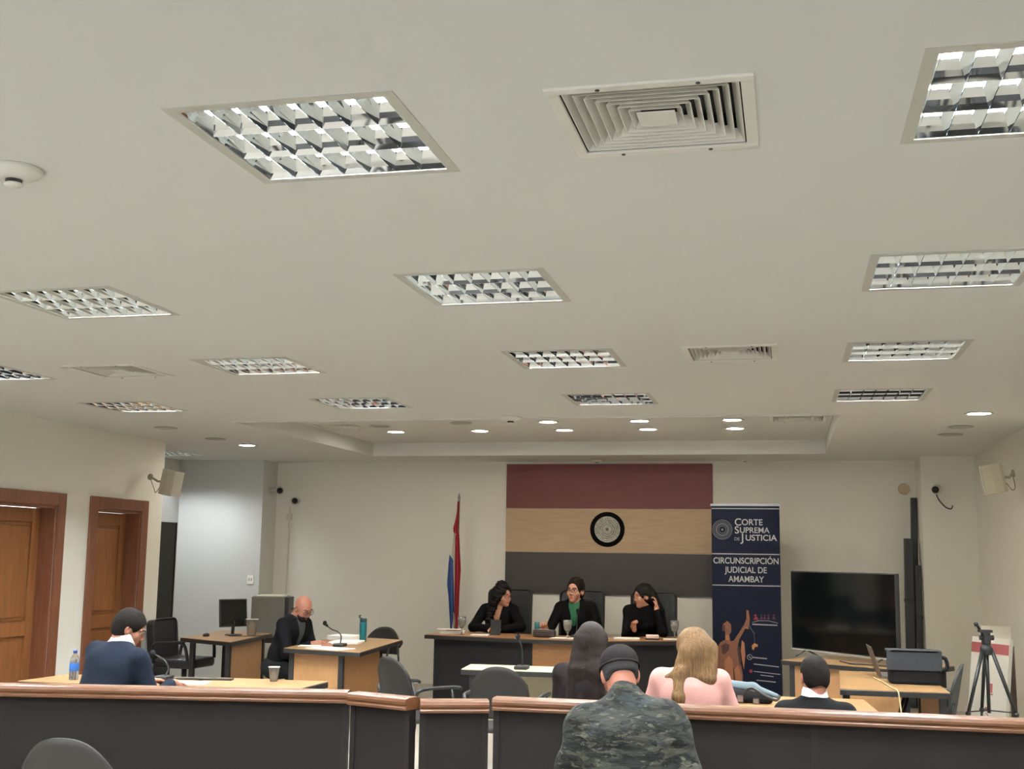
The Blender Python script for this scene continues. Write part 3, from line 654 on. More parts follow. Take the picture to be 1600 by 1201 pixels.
# ------------------------------------------------------------------ chairs
def visitor_chair(loc, rot, lab, h=.86, group='grey plastic armchairs', m=None):
    r = thing('armchair', lab, 'chair', (*loc, 0), rot, group=group); m = m or CHAIRP
    # facing +y; back at y=-.22
    bm = NB(); rbox(bm, -.23, .23, -.21, .24, .415, .45, .09, 5); obj('seat', bm, m, r, bevel=.012)
    bm = NB(); nx, nz = 16, 10; z0 = .52; F = []; B = []
    for j in range(nz+1):
        v = j/nz; f = []; b = []
        for i in range(nx+1):
            u = i/nx*2-1; wdt = .235*(1-.12*v)
            x = u*wdt; topz = h-.13*abs(u)**2.6
            z = z0+(topz-z0)*v; yy = -.23-.07*v+.06*u*u
            f.append(bm.verts.new((x, yy, z))); b.append(bm.verts.new((x, yy-.018, z)))
        F.append(f); B.append(b)
    for j in range(nz):
        for i in range(nx):
            bm.faces.new((F[j][i], F[j][i+1], F[j+1][i+1], F[j+1][i])); bm.faces.new((B[j][i], B[j+1][i], B[j+1][i+1], B[j][i+1]))
        for i in (0, nx): bm.faces.new((F[j][i], F[j+1][i], B[j+1][i], B[j][i]))
    for i in range(nx):
        for j in (0, nz): bm.faces.new((F[j][i], F[j][i+1], B[j][i+1], B[j][i]))
    obj('backrest', bm, m, r, smooth=True)
    for s in (-1, 1):
        bm = NB(); tube(bm, smoothpath([(s*.235, -.20, .60), (s*.27, -.20, .655), (s*.28, -.12, .675), (s*.28, .14, .672), (s*.275, .19, .655)], 5), .014, 8); obj('armrest', bm, DARKM, r, smooth=True)
        bm = NB(); tube(bm, [(s*.245, .20, 0), (s*.245, .18, .42), (s*.275, .10, .665)], .012, 8); tube(bm, [(s*.245, -.26, 0), (s*.235, -.20, .42), (s*.20, -.245, .62)], .012, 8); obj('leg', bm, DARKM, r, smooth=True)
    return r
chairs = [((-2.96, 4.80), 2, 'grey plastic armchair in front of the partition, second from the left edge', .90), ((-3.68, 4.72), 0, 'grey plastic armchair in front of the partition, cut by the left picture edge', .90),
          ((-2.03, 8.62), 0, 'grey plastic armchair before the cream topped table', .89), ((-2.80, 8.95), -38, 'grey plastic armchair turned aside near the end of the clerk desk', .90)]
for l, ro, lab, h in chairs: visitor_chair(l, ro, lab, h)
seat0 = visitor_chair((-2.45, 1.9), 0, 'charcoal armchair in the unseen added public seating around the camera', .86, group='public seats outside the photo')  # unseen seats added so the louvre mirrors reflect something dark
for yy in (1.9, .95, 0.0, -.95):
    for xx in (-2.45, -1.85, -1.25, -.65, .52, 1.12, 1.74):
        if (xx, yy) != (-2.45, 1.9): c_ = copy_tree(seat0); c_.location = (xx, yy, 0)
visitor_chair((-4.66, 13.05), 172, 'black armchair at the far end of the clerk desk', .82, group=None, m=LAMB)
visitor_chair((.97, 9.86), 80, 'charcoal chair pulled up behind the black bag', .90, group=None, m=mat('charcoal_pad', (56, 57, 56), .6))
for l, lab in (((-4.34, 6.95), 'armchair under the man in the navy suit'), ((-1.27, 7.02), 'armchair under the long-haired woman'), ((-.56, 6.80), 'armchair under the woman in pink'), ((.12, 6.86), 'armchair under the boy with the white collar')):
    visitor_chair(l, 0, lab, .80, group='armchairs hidden behind the partition')
visitor_chair((-.70, 5.10), 0, 'armchair under the man in camouflage', .74, group=None)

def exec_chair(loc, rot, lab, h=1.25, wd=.27, group='black leather high-backed chairs'):
    r = thing('office_chair', lab, 'office chair', (*loc, 0), rot, group=group)
    bm = NB(); rbox(bm, -.26, .26, -.25, .25, .42, .52, .08, 5); obj('seat', bm, LEATHER, r, bevel=.03)
    bm = NB(); Mb = Matrix.Translation((0, -.27, .5)) @ Matrix.Rotation(R_(6), 4, 'X') @ Matrix.Rotation(PI/2, 4, 'X')
    rbox(bm, -wd, wd, 0, h-.5, -.05, .05, .06, 6, Mb); obj('backrest', bm, LEATHER, r, bevel=.02)
    bm = NB(); pts = []
    for cx, cy, a0 in ((wd-.06, h-.56, 0), (-wd+.06, h-.56, 90), (-wd+.06, .06, 180), (wd-.06, .06, 270)):
        for k in range(6): a = R_(a0+90*k/5); pts.append(Mb @ Vector((cx+.06*math.cos(a), cy+.06*math.sin(a), -.052)))
    tube(bm, pts, .011, 6, closed=True); obj('piping', bm, LAMB, r, smooth=True)
    for s in (-1, 1):
        bm = NB(); tube(bm, smoothpath([(s*.26, -.22, .47), (s*.31, -.2, .66), (s*.31, .0, .69), (s*.31, .16, .68), (s*.28, .2, .5)], 5), .018, 8); obj('armrest', bm, DARKM, r, smooth=True)
    bm = NB(); cyl(bm, (0, 0, .1), (0, 0, .42), .03); obj('gas_lift', bm, METAL, r, smooth=True)
    bm = NB()
    for k in range(5):
        a = 2*PI*k/5; cyl(bm, (0, 0, .1), (.28*math.cos(a), .28*math.sin(a), .06), .025, .018, 8); ball(bm, (.28*math.cos(a), .28*math.sin(a), .03), .03, 8)
    obj('base', bm, DARKM, r, smooth=True)
    return r
exec_chair((-3.37, 14.10), 180, 'black leather chair behind the judge with long curly hair')
exec_chair((-2.47, 14.10), 180, 'black leather chair behind the middle judge')
exec_chair((-1.60, 14.10), 180, 'black leather chair behind the judge touching her ear')
exec_chair((-6.44, 12.0), -92, 'black office chair at the monitor desk beside the dark board', .92, .23, group=None)

# ------------------------------------------------------------------ SDF figures
class SDF:
    def __init__(s): s.ops = []
    def add(s, kind, prm, k=.02, F=None, sub=False): s.ops.append((kind, prm, k, F, sub)); return s
    def ell(s, c, r, k=.02, F=None, rot=None, sub=False):
        return s.add('e', (np.array(c, float), np.array(r, float), None if rot is None else np.array(Euler([R_(a) for a in rot]).to_matrix())), k, F, sub)
    def cap(s, a, b, r0, r1=None, k=.02, F=None, sub=False):
        return s.add('c', (np.array(a, float), np.array(b, float), r0, r0 if r1 is None else r1), k, F, sub)
    def bounds(s, op):
        kind, p, k, F, sub = op
        if kind == 'e': lo = hi = p[0]; rad = max(p[1]); pts = [p[0]]
        else: pts = [p[0], p[1]]; rad = max(p[2], p[3])
        P = np.array(pts)
        if F is not None: P = P @ F[0].T+F[1]
        return P.min(0)-rad, P.max(0)+rad
    def mesh(s, name, h, mats, parent, disp=None, region=None, smooth=True, label=None):
        bs = [s.bounds(o) for o in s.ops if not o[4]]
        lo = np.min([b[0] for b in bs], 0)-3*h-.01; hi = np.max([b[1] for b in bs], 0)+3*h+.01
        n = np.ceil((hi-lo)/h).astype(int)+1; V = np.full(n, 1.0, np.float32)
        ax = [lo[i]+h*np.arange(n[i]) for i in range(3)]
        for op in s.ops:
            kind, p, k, F, sub = op; a, b = s.bounds(op); mrg = k+.03
            i0 = np.maximum(0, np.floor((a-mrg-lo)/h).astype(int)); i1 = np.minimum(n, np.ceil((b+mrg-lo)/h).astype(int)+1)
            if (i1 <= i0).any(): continue
            X, Y, Z = np.meshgrid(ax[0][i0[0]:i1[0]], ax[1][i0[1]:i1[1]], ax[2][i0[2]:i1[2]], indexing='ij')
            P = np.stack([X, Y, Z], -1)
            if F is not None: P = (P-F[1]) @ F[0]
            if kind == 'e':
                q = P-p[0]
                if p[2] is not None: q = q @ p[2]
                k0 = np.sqrt(((q/p[1])**2).sum(-1)); k1 = np.sqrt(((q/p[1]**2)**2).sum(-1)); d = k0*(k0-1)/np.maximum(k1, 1e-6)
            else:
                ab = p[1]-p[0]; t = np.clip(((P-p[0]) @ ab)/max(ab @ ab, 1e-9), 0, 1)
                d = np.sqrt(((P-p[0]-t[..., None]*ab)**2).sum(-1))-(p[2]+(p[3]-p[2])*t)
            d = d.astype(np.float32); sl = tuple(slice(i0[i], i1[i]) for i in range(3)); v = V[sl]
            if sub: m = np.maximum(k-np.abs(v+d), 0)/k; V[sl] = np.maximum(v, -d)+m*m*k*.25
            else: m = np.maximum(k-np.abs(v-d), 0)/k; V[sl] = np.minimum(v, d)-m*m*k*.25
        if disp is not None:
            near = np.nonzero(np.abs(V) < .05); P = np.stack([ax[i][near[i]] for i in range(3)], -1); V[near] += disp(P).astype(np.float32)
        V[0] = V[-1] = 1; V[:, 0] = V[:, -1] = 1; V[:, :, 0] = V[:, :, -1] = 1
        ins = V < 0; c = np.zeros(np.array(V.shape)-1, np.int8)
        for dx in (0, 1):
            for dy in (0, 1):
                for dz in (0, 1): c += ins[dx:c.shape[0]+dx, dy:c.shape[1]+dy, dz:c.shape[2]+dz]
        I, J, K = np.nonzero((c > 0) & (c < 8)); idx = np.full(c.shape, -1, np.int32); idx[I, J, K] = np.arange(len(I))
        acc = np.zeros((len(I), 3)); cnt = np.zeros(len(I))
        for axn in range(3):
            o1, o2 = [a for a in range(3) if a != axn]
            for u in (0, 1):
                for w_ in (0, 1):
                    A = [I.copy(), J.copy(), K.copy()]; A[o1] = A[o1]+u; A[o2] = A[o2]+w_; B = [a.copy() for a in A]; B[axn] = B[axn]+1
                    va = V[A[0], A[1], A[2]]; vb = V[B[0], B[1], B[2]]; m = (va < 0) != (vb < 0)
                    t = np.where(m, va/np.where(m, va-vb, 1), 0); pt = np.stack(A, -1).astype(float); pt[:, axn] += t
                    acc[m] += pt[m]; cnt[m] += 1
        verts = lo+h*acc/cnt[:, None]; quads = []
        for axn in range(3):
            o1, o2 = [(1, 2), (2, 0), (0, 1)][axn]
            sa = [slice(None)]*3; sb = [slice(None)]*3; sa[axn] = slice(0, -1); sb[axn] = slice(1, None)
            a = ins[tuple(sa)]; b = ins[tuple(sb)]; E = np.nonzero(a != b); fl = a[E]
            E = list(E); ok = (E[o1] > 0) & (E[o2] > 0); E = [e[ok] for e in E]; fl = fl[ok]
            def cell(u, w_):
                q = [e.copy() for e in E]; q[o1] = q[o1]-u; q[o2] = q[o2]-w_; return idx[q[0], q[1], q[2]]
            Q = np.stack([cell(1, 1), cell(0, 1), cell(0, 0), cell(1, 0)], -1); Q[~fl] = Q[~fl][:, ::-1]; quads.append(Q)
        Q = np.concatenate(quads); Q = Q[(Q >= 0).all(1)]
        me = bpy.data.meshes.new(name); me.vertices.add(len(verts)); me.vertices.foreach_set('co', verts.astype(np.float32).ravel())
        me.loops.add(Q.size); me.loops.foreach_set('vertex_index', Q.astype(np.int32).ravel())
        me.polygons.add(len(Q)); me.polygons.foreach_set('loop_start', np.arange(0, Q.size, 4, dtype=np.int32)); me.polygons.foreach_set('loop_total', np.full(len(Q), 4, np.int32))
        ms = mats if isinstance(mats, (list, tuple)) else [mats]
        for x in ms: me.materials.append(x)
        if region is not None:
            cen = verts[Q].mean(1); me.polygons.foreach_set('material_index', region(cen).astype(np.int32))
        me.polygons.foreach_set('use_smooth', np.ones(len(Q), bool))
        me.update(calc_edges=True); me.validate()
        o = bpy.data.objects.new(name, me); COL.objects.link(o); o.parent = parent
        if label: o['label'] = label
        return o

def rotm(yaw=0, pitch=0, roll=0):
    """yaw CCW about z, pitch: + looks down, roll: + tilts to own right"""
    return np.array(Matrix.Rotation(R_(yaw), 3, 'Z') @ Matrix.Rotation(R_(-pitch), 3, 'X') @ Matrix.Rotation(R_(roll), 3, 'Y'))
def ik(sh, wr, l1, l2, hint):
    sh, wr = np.array(sh, float), np.array(wr, float); d = wr-sh; L = np.linalg.norm(d)
    if L > (l1+l2)*.995: wr = sh+d/L*(l1+l2)*.995; d = wr-sh; L = np.linalg.norm(d)
    a = (l1*l1-l2*l2+L*L)/(2*L); hh = math.sqrt(max(l1*l1-a*a, 0)); u = d/L; hv = np.array(hint, float); hv -= u*(hv @ u); hv /= np.linalg.norm(hv)
    return sh+u*a+hv*hh, wr
def hand(S, wr, dirn, palm, curl=35, thumb_side=1, s=1.0):
    """five-finger hand as capsules; dirn: pointing direction, palm: palm normal"""
    d = np.array(dirn, float); d /= np.linalg.norm(d); n = np.array(palm, float); n -= d*(n @ d); n /= np.linalg.norm(n); side = np.cross(d, n)*thumb_side
    wr = np.array(wr, float); pc = wr+d*.045*s
    S.cap(wr, wr+d*.03*s, .024*s, .026*s, k=.015)
    for t in (-.022, -.008, .008, .022): S.cap(wr+d*.02*s+side*t*.7*s, wr+d*.085*s+side*t*s, .015*s, .011*s, k=.010)
    for t, L in ((-.028, .062), (-.010, .078), (.009, .083), (.027, .074)):
        p = wr+d*.085*s+side*t*s; ang = R_(curl)*.6; seg = [.45, .3, .25]; cur = p
        for q, fr_ in enumerate(seg):
            v = d*math.cos(ang)+n*math.sin(ang); nx_ = cur+v*L*fr_*s; S.cap(cur, nx_, (.0092-.0008*q)*s, (.0086-.0008*q)*s, k=.003); cur = nx_; ang += R_(curl)
    p = wr+d*.028*s+side*.024*s; v = d*.6+side*.65+n*.35; v /= np.linalg.norm(v); q = p+v*.04*s; v2 = d*.85+side*.1+n*.5; v2 /= np.linalg.norm(v2)
    S.cap(p, q, .012*s, .010*s, k=.008); S.cap(q, q+v2*.032*s, .010*s, .008*s, k=.003)

def folds(amp, seed, f=1.0):
    rs = np.random.RandomState(seed); W_ = rs.normal(size=(9, 3))*np.array([14, 14, 20])*f; ph = rs.rand(9)*6.28; am = rs.rand(9)*.7+.3
    return lambda P: amp*sum(am[i]*np.sin(P @ W_[i]+ph[i]+1.5*np.sin(P @ W_[(i+3) % 9]*.5)) for i in range(9))/2.4

def person(lab, pos, face, sc_=1.0, lean=8, side=0, twist=0, head=(0, 0, 0), headoff=(0, 0, 0), skin=None, jacket=None, shirt=None, collar=False, vneck=True,
           lh=None, rh=None, hair=None, hairm=None, female=False, glasses=None, width=1.0, lhd=None, rhd=None, dz=0, amp=.003, seed=1, beard=None, watch=None, trousers=None, jname='jacket', elL=None, elR=None, jk=0, hz=.004, lip=True, shz=0, hsc=1.0, vdeep=.22):
    """seated figure; local frame: x right, y forward, z up; pelvis over origin. lh/rh: wrist targets (local)"""
    r = thing('person', lab, 'person', (pos[0], pos[1], dz), face)
    skin = skin or SKIN; s = sc_
    piv = np.array([0, -.02, .56])
    Ru = np.array(Matrix.Rotation(R_(-lean), 3, 'X') @ Matrix.Rotation(R_(side), 3, 'Y') @ Matrix.Rotation(R_(twist), 3, 'Z'))
    def U(p): return piv+Ru @ (np.array(p, float)*np.array([s*width, s, s])+np.array([0, 0, 0])-np.array([0, 0, 0])) if False else piv+Ru @ (np.array(p, float)*np.array([s*width, s, s]))
    FU = (Ru, piv)     # frame for upper body prims (p given relative to pelvis, pre-scaled)
    nb = U((0, -.01, .50)); shL, shR = U((-.155, -.01, .430+shz)), U((.155, -.01, .430+shz))
    hc = nb+np.array(headoff)+Ru @ np.array([0, .02, .0])*s+np.array([0, 0, .142])*s
    Rh = rotm(*head); hs = (.98*s if female else .97*s)*hsc
    H = (Rh*1.0, hc)
    l1, l2 = .275*s, .245*s
    if lh is None: lh = (-.15, .30, .66)
    if rh is None: rh = (.15, .30, .66)
    eL, wL = ik(shL, lh, l1, l2, elL or (-.35, -.4, -.8)); eR, wR = ik(shR, rh, l1, l2, elR or (.35, -.4, -.8))
    # ---- body (one continuous skin surface)
    S = SDF()
    def h(v): return tuple(np.array(v)*hs)
    jaw = .056 if female else .058; nn = .003 if female else 0
    S.ell(h((0, -.014, .028)), h((.074, .094, .088)), .02, H); S.ell(h((0, .022, -.035)), h((jaw, .066, .076)), .03, H)
    S.ell(h((0, .062, -.090)), h((.022, .022, .020)), .025, H)
    for t in (-1, 1):
        S.ell(h((t*.036, .052, -.026)), h((.024, .026, .026)), .02, H); S.ell(h((t*.031, .092, .008)), h((.016, .010, .009)), .008, H, sub=True)
        S.ell(h((t*.076, -.008, -.008)), h((.010, .020, .031)), .006, H, rot=(12, 0, t*18)); S.ell(h((t*.083, -.002, -.004)), h((.006, .010, .016)), .004, H, sub=True)
        S.ell(h((t*.010, .094-nn, -.031)), h((.008, .009, .006)), .008, H)
        S.cap(h((t*.012, .083, .026)), h((t*.046, .070, .024)), .007*hs, .006*hs, .012, H)
    S.cap(h((0, .084, .012)), h((0, .103-nn, -.026)), .006*hs, (.010-nn)*hs, .010, H)
    S.cap(h((-.017, .078, -.058)), h((.017, .078, -.058)), .0065*hs, None, .006, H); S.cap(h((-.014, .077, -.068)), h((.014, .077, -.068)), .0072*hs, None, .006, H)
    S.cap(h((-.022, .092, -.064)), h((.022, .092, -.064)), .0022*hs, None, .003, H, sub=True)
    hb = hc+Rh @ np.array(h((0, -.03, -.055)))
    S.cap(hb, nb-np.array([0, 0, .02]), (.047 if female else .056)*s, (.052 if female else .062)*s, .03)
    S.cap(nb-Ru @ np.array([0, 0, .04]), U((0, 0, .30)), .07*s, .10*s, .05); S.cap(U((0, 0, .32)), U((0, 0, .05)), .10*s, .10*s, .05)
    S.cap(shL, shR, .035*s, None, .05)
    for sh, el, wr in ((shL, eL, wL), (shR, eR, wR)): S.cap(sh, el, .042*s, .034*s, .03); S.cap(el, wr, .036*s, .024*s, .02)
    ld = lhd or ((0.25, 1, -.1), (0.2, 0, -1), 30); rd = rhd or ((-.25, 1, -.1), (-.2, 0, -1), 30)
    hsz = .95*s if female else 1.05*s
    hand(S, wL, ld[0], ld[1], ld[2], (ld[3] if len(ld) > 3 else 1), hsz); hand(S, wR, rd[0], rd[1], rd[2], (rd[3] if len(rd) > 3 else -1), hsz)
    def reg(c):
        q = (c-hc) @ Rh/hs; m = np.zeros(len(c))
        m[(np.abs(q[:, 0]) < .020) & (q[:, 1] > .070) & (q[:, 2] > -.079) & (q[:, 2] < -.051) & (np.abs(q[:, 2]+.064) < .0095*(1-(q[:, 0]/.026)**2)+.001)] = 1 if lip else 0
        return m
    body = S.mesh('body', hz, [skin, LIP if female else mat('lips_male', (166, 104, 88), .5)], r, region=reg)
    # eyes, brows
    for t in (-1, 1):
        bm = NB(); p = hc+Rh @ np.array(h((t*.031, .0728, .007))); ball(bm, p, .0108*hs, 12, (1, 1, .8)); q = hc+Rh @ np.array(h((t*.031, .0790, .007))); ball(bm, q, .0068*hs, 8)
        e = obj('eye', bm, [EYEW, IRIS], r, smooth=True); me = e.data
        for pl in me.polygons:
            if (Vector(pl.center)-Vector(q)).length < .0068*hs: pl.material_index = 1
        bm = NB(); tube(bm, [hc+Rh @ np.array(h(v)) for v in ((t*.014, .0925, .028), (t*.030, .088, .034), (t*.047, .073, .030))], .003*hs, 6); obj('eyebrow', bm, HAIRS, r, smooth=True)
    if glasses:
        bm = NB()
        for t in (-1, 1):
            c0 = np.array((t*.033, .104, .006)); pts = [hc+Rh @ np.array(h((c0[0]+.026*math.cos(a), c0[1]-abs(.026*math.cos(a)*t)*.15-(.01 if math.cos(a)*t > .5 else 0), c0[2]+.019*math.sin(a)))) for a in np.linspace(0, 2*PI, 18)[:-1]]
            tube(bm, pts, .0022*hs, 6, closed=True); tube(bm, [hc+Rh @ np.array(h(v)) for v in ((t*.058, .092, .010), (t*.078, .05, .010), (t*.082, -.005, .008))], .0018*hs, 6)
        tube(bm, [hc+Rh @ np.array(h(v)) for v in ((-.008, .106, .010), (.008, .106, .010))], .002*hs, 6)
        obj('glasses', bm, glasses, r, smooth=True)
    # ---- shirt and jacket
    def torso(S, g, arms=True, cuff=0.0, neck=True):
        nk = U((0, -.015, .465))
        for sh in (shL, shR): S.cap(nk, sh-Ru @ np.array([0, 0, .012]), (.066+g)*s, (.054+g)*s, .05)
        S.ell((0, -.02, .38*s), ((.15*width+g)*s, (.10+g)*s, .10*s), .05, FU)
        S.ell((0, .0, .33*s), ((.165*width+g)*s, (.115+g)*s, .17*s), .05, FU); S.ell((0, .005, .14*s), ((.15*width+g)*s, (.125+g)*s, .19*s), .06, FU)
        if female: S.ell((-.07*s, .085*s, .31*s), (.065*s, .05*s, .065*s), .05, FU); S.ell((.07*s, .085*s, .31*s), (.065*s, .05*s, .065*s), .05, FU)
        S.cap(nb-np.array([0, 0, .045])-Ru @ np.array([0, .01, 0]), U((0, -.01, .40)), (.066+g)*s, (.10+g)*s, .05)
        if arms:
            for sh, el, wr in ((shL, eL, wL), (shR, eR, wR)):
                w2 = wr+(el-wr)*cuff; S.cap(sh, el, (.054+g)*s, (.046+g)*s, .03); S.cap(el, w2, (.045+g)*s, (.035+g)*s, .02)
    if shirt:
        S = SDF(); torso(S, -.002, arms=False); S.cap(nb, nb+np.array([0, 0, .08]), .056*s, .056*s, .01, sub=True)
        if collar: S.cap(nb-np.array([0, 0, .01]), nb+Ru @ np.array([0, .0, .036])*s, .086*s, .076*s, .01); S.cap(nb, nb+np.array([0, 0, .1]), .056*s, .060*s, .005, sub=True)
        S.mesh('shirt', .006, shirt, r)
    S = SDF(); torso(S, .006+jk, cuff=(.12 if watch is None else .2))
    if collar != 'stand': S.cap(nb-np.array([0, 0, .03]), nb+np.array([0, 0, .10]), .062*s, .075*s, .01, sub=True)
    if collar == 'stand': S.cap(nb+np.array([0, -.010, -.045]), nb+Ru @ np.array([0, -.010, .012]), .088*s, .078*s, .012); S.cap(nb+np.array([0, .02, .04]), nb+np.array([0, .04, .12]), .062*s, .07*s, .006, sub=True)
    if vneck:
        S.cap(U((0, .16, vdeep)), nb+Ru @ np.array([0, .08, .0]), .012*s, .062*s, .012, sub=True)
    S.mesh(jname, .006, jacket, r, disp=folds(amp, seed))
    # ---- trousers, shoes
    tr = trousers or DARKF; S = SDF(); S.ell((0, -.02, .55), (.185*s*width, .13*s, .12*s), .05)
    for t in (-1, 1):
        k_ = (t*.12, .40*s, .50-dz*.3); a_ = (t*.12, .40*s, .10); S.cap((t*.09, 0, .54), k_, .085*s, .062*s, .05); S.cap(k_, a_, .062*s, .05*s, .03)
    S.mesh('trousers', .011, tr, r)
    for t in (-1, 1):
        S = SDF(); S.cap((t*.12, .38*s, .055), (t*.13, .52*s, .04), .045, .036, .02); S.ell((t*.12, .42*s, -.02-dz), (.2, .3, .02), .004, sub=True); S.mesh('shoe', .008, DARKM, r)
    # ---- hair
    if hair:
        S = SDF(); hair(S, H, hs, nb, Ru, s); S.mesh('hair', .005, hairm, r, disp=folds(.0065 if hair is hair_curly else .0016, seed+5, 3.2 if hair is hair_curly else 2.2))
    if beard:
        S = SDF(); S.ell(h((0, .026, -.066)), h((.063, .071, .058)), .01, H); S.ell(h((0, .095, -.018)), h((.05, .035, .032)), .01, H, sub=True); S.ell(h((0, .105, -.063)), h((.016, .03, .007)), .005, H, sub=True)
        S.ell(h((0, -.02, .02)), h((.085, .06, .07)), .01, H, sub=True); S.mesh('beard', .004, beard, r, disp=folds(.001, 9, 4))
    r['_hc'] = [float(v) for v in hc]
    return r, dict(hc=hc, Rh=Rh, hs=hs, nb=nb, Ru=Ru, U=U, wL=wL, wR=wR, eL=eL, eR=eR, H=H, h=h, FU=FU, s=s)

def hairbase(S, H, hs, g=.010, front=.075, low=-.05, face=(.066, .07, .085)):
    h = lambda v: tuple(np.array(v)*hs)
    S.ell(h((0, -.020, .034)), h((.078+g, .097+g, .088+g)), .02, H)
    S.ell(h((0, -.045, -.02)), h((.068+g, .065+g, .075)), .03, H)
    S.ell(h((0, .088, -.020)), h(face), .012, H, sub=True)        # face opening
    for t in (-1, 1): S.ell(h((t*.085, .012, -.02)), h((.022, .024, .036)), .008, H, sub=True)
def hair_short(S, H, hs, nb, Ru, s):
    hairbase(S, H, hs, .007); h = lambda v: tuple(np.array(v)*hs)
    S.cap(h((0, -.06, -.13)), h((0, .0, -.10)), .06*hs, .06*hs, .01, H, sub=True)
def hair_crop(S, H, hs, nb, Ru, s):
    hairbase(S, H, hs, .003); h = lambda v: tuple(np.array(v)*hs)
    S.cap(h((0, -.09, -.115)), h((0, .0, -.10)), .055*hs, .06*hs, .01, H, sub=True)
def hair_nape(S, H, hs, nb, Ru, s):
    hairbase(S, H, hs, .002); h = lambda v: tuple(np.array(v)*hs)
    S.cap(h((-.06, -.10, -.070)), h((.06, -.10, -.070)), .056*hs, None, .01, H, sub=True); S.cap(h((-.05, -.03, -.12)), h((.05, -.03, -.12)), .085*hs, None, .01, H, sub=True)
def hair_bun(S, H, hs, nb, Ru, s):
    hairbase(S, H, hs, .008, face=(.066, .07, .098)); h = lambda v: tuple(np.array(v)*hs)
    S.ell(h((0, -.125, .055)), h((.045, .04, .042)), .015, H); S.cap(h((0, -.06, -.13)), h((0, .0, -.10)), .05*hs, .05*hs, .01, H, sub=True)
    S.ell(h((0, -.03, .110)), h((.06, .06, .02)), .03, H)
def hair_curly(S, H, hs, nb, Ru, s):
    hairbase(S, H, hs, .016, face=(.060, .07, .092)); h = lambda v: tuple(np.array(v)*hs)
    S.ell(h((0, -.03, .125)), h((.05, .06, .03)), .03, H)
    rs = np.random.RandomState(3)
    for x, yy in ((-.07, -.05), (-.03, -.09), (.03, -.09), (.07, -.05), (.085, -.01)):
        p = H[0] @ np.array(h((x, yy, -.02)))+H[1]; q = p+np.array([x*.7, -.02, -.13]); e = q+np.array([x*.4, .02+.03*rs.rand(), -.16])
        S.cap(p, q, .042, .045, .03); S.cap(q, e, .045, .030, .03)
def hair_side(S, H, hs, nb, Ru, s):
    hairbase(S, H, hs, .013); h = lambda v: tuple(np.array(v)*hs)
    for x in (-.06, -.02, .03, .07):
        p = H[0] @ np.array(h((x, -.085, .0)))+H[1]; q = p+np.array([x*.9, -.05, -.14]); S.cap(p, q, .055, .05, .04); S.cap(q, q+np.array([x*.5, -.01, -.12]), .05, .03, .04)
def hair_long(S, H, hs, nb, Ru, s):
    hairbase(S, H, hs, .014); h = lambda v: tuple(np.array(v)*hs)
    for x in (-.055, -.02, .02, .055):
        p = H[0] @ np.array(h((x, -.06, .02)))+H[1]; q = np.array([p[0]+x*.5, nb[1]-.085, nb[2]-.02]); e = q+np.array([x*.7+.012, -.03, -.20]); S.cap(p, q, .052, .045, .03); S.cap(q, e, .045, .024, .03)
def hair_blonde(S, H, hs, nb, Ru, s):
    hairbase(S, H, hs, .020); h = lambda v: tuple(np.array(v)*hs)
    S.ell(h((.0, -.05, -.03)), h((.098, .085, .105)), .04, H)
    for x, o in ((-.07, -.05), (-.03, -.02), (.02, 0), (.06, .01)):
        p = H[0] @ np.array(h((x, -.06, -.01)))+H[1]; q = np.array([p[0]+o, nb[1]-.07, nb[2]-.03]); S.cap(p, q, .055, .045, .03)
    # sweep over left shoulder and the loose lock down the back
    a = np.array([nb[0]-.03, nb[1]-.085, nb[2]+.0]); S.cap(a, a+np.array([-.10, .02, -.035]), .035, .016, .02)
    S.cap(a+np.array([-.02, -.01, 0]), a+np.array([-.028, -.055, -.13]), .036, .034, .02); S.cap(a+np.array([-.028, -.055, -.13]), a+np.array([-.012, -.06, -.32]), .034, .016, .02)

BLK = mat('black_suiting', (19, 19, 21), .85, bump=.1, bscale=120, spec=.05)
BLKB = mat('black_jacket', (14, 14, 15), .85, bump=.1, bscale=120, spec=.08)
NAVYS = mat('navy_suiting', (25, 30, 40), .85, bump=.12, bscale=150, spec=.05)
BROWNJ = mat('dark_plum_jacket', (34, 29, 29), .85, bump=.15, bscale=90, spec=.05)
PINK = mat('pink_cloth', (186, 138, 130), .85, bump=.12, bscale=100, spec=.1)
GREEN = mat('green_blouse', (12, 92, 58), .6, bump=.2, bscale=30)
GOLDF = mat('brown_glasses', (96, 48, 34), .3); BLKF = mat('dark_glasses', (40, 34, 34), .3)
# suit man
person('man in navy suit, back turned, head bent right, at the left oak table', (-4.37, 6.98), -20, 1.05, lean=22, side=3, head=(-42, 27, 0), headoff=(.02, .03, -.035), skin=SKIN2, jacket=NAVYS, shirt=PAPER, collar=True, hair=hair_short, hairm=HAIRS, width=1.32, shz=.015, lh=(-.06, .46, .80), rh=(.22, .44, .80), seed=11, amp=.004)
# clerk
person('bald bearded man in black with glasses writing at the clerk desk', (-5.06, 11.40), -104, 1.07, lean=25, hsc=1.03, dz=-.03, head=(-18, 27, 0), headoff=(0, .055, -.055), skin=SKIN2, jacket=BLK, shirt=mat('dark_grey_shirt', (52, 58, 60), .8), collar=False, hair=None, beard=HAIRS, glasses=BLKF, width=1.08, lh=(-.02, .50, .80), rh=(.12, .48, .80), seed=4, rhd=((-.3, 1, .1), (-.9, 0, -.5), 60), lhd=((.3, 1, .0), (0, 0, -1), 20))
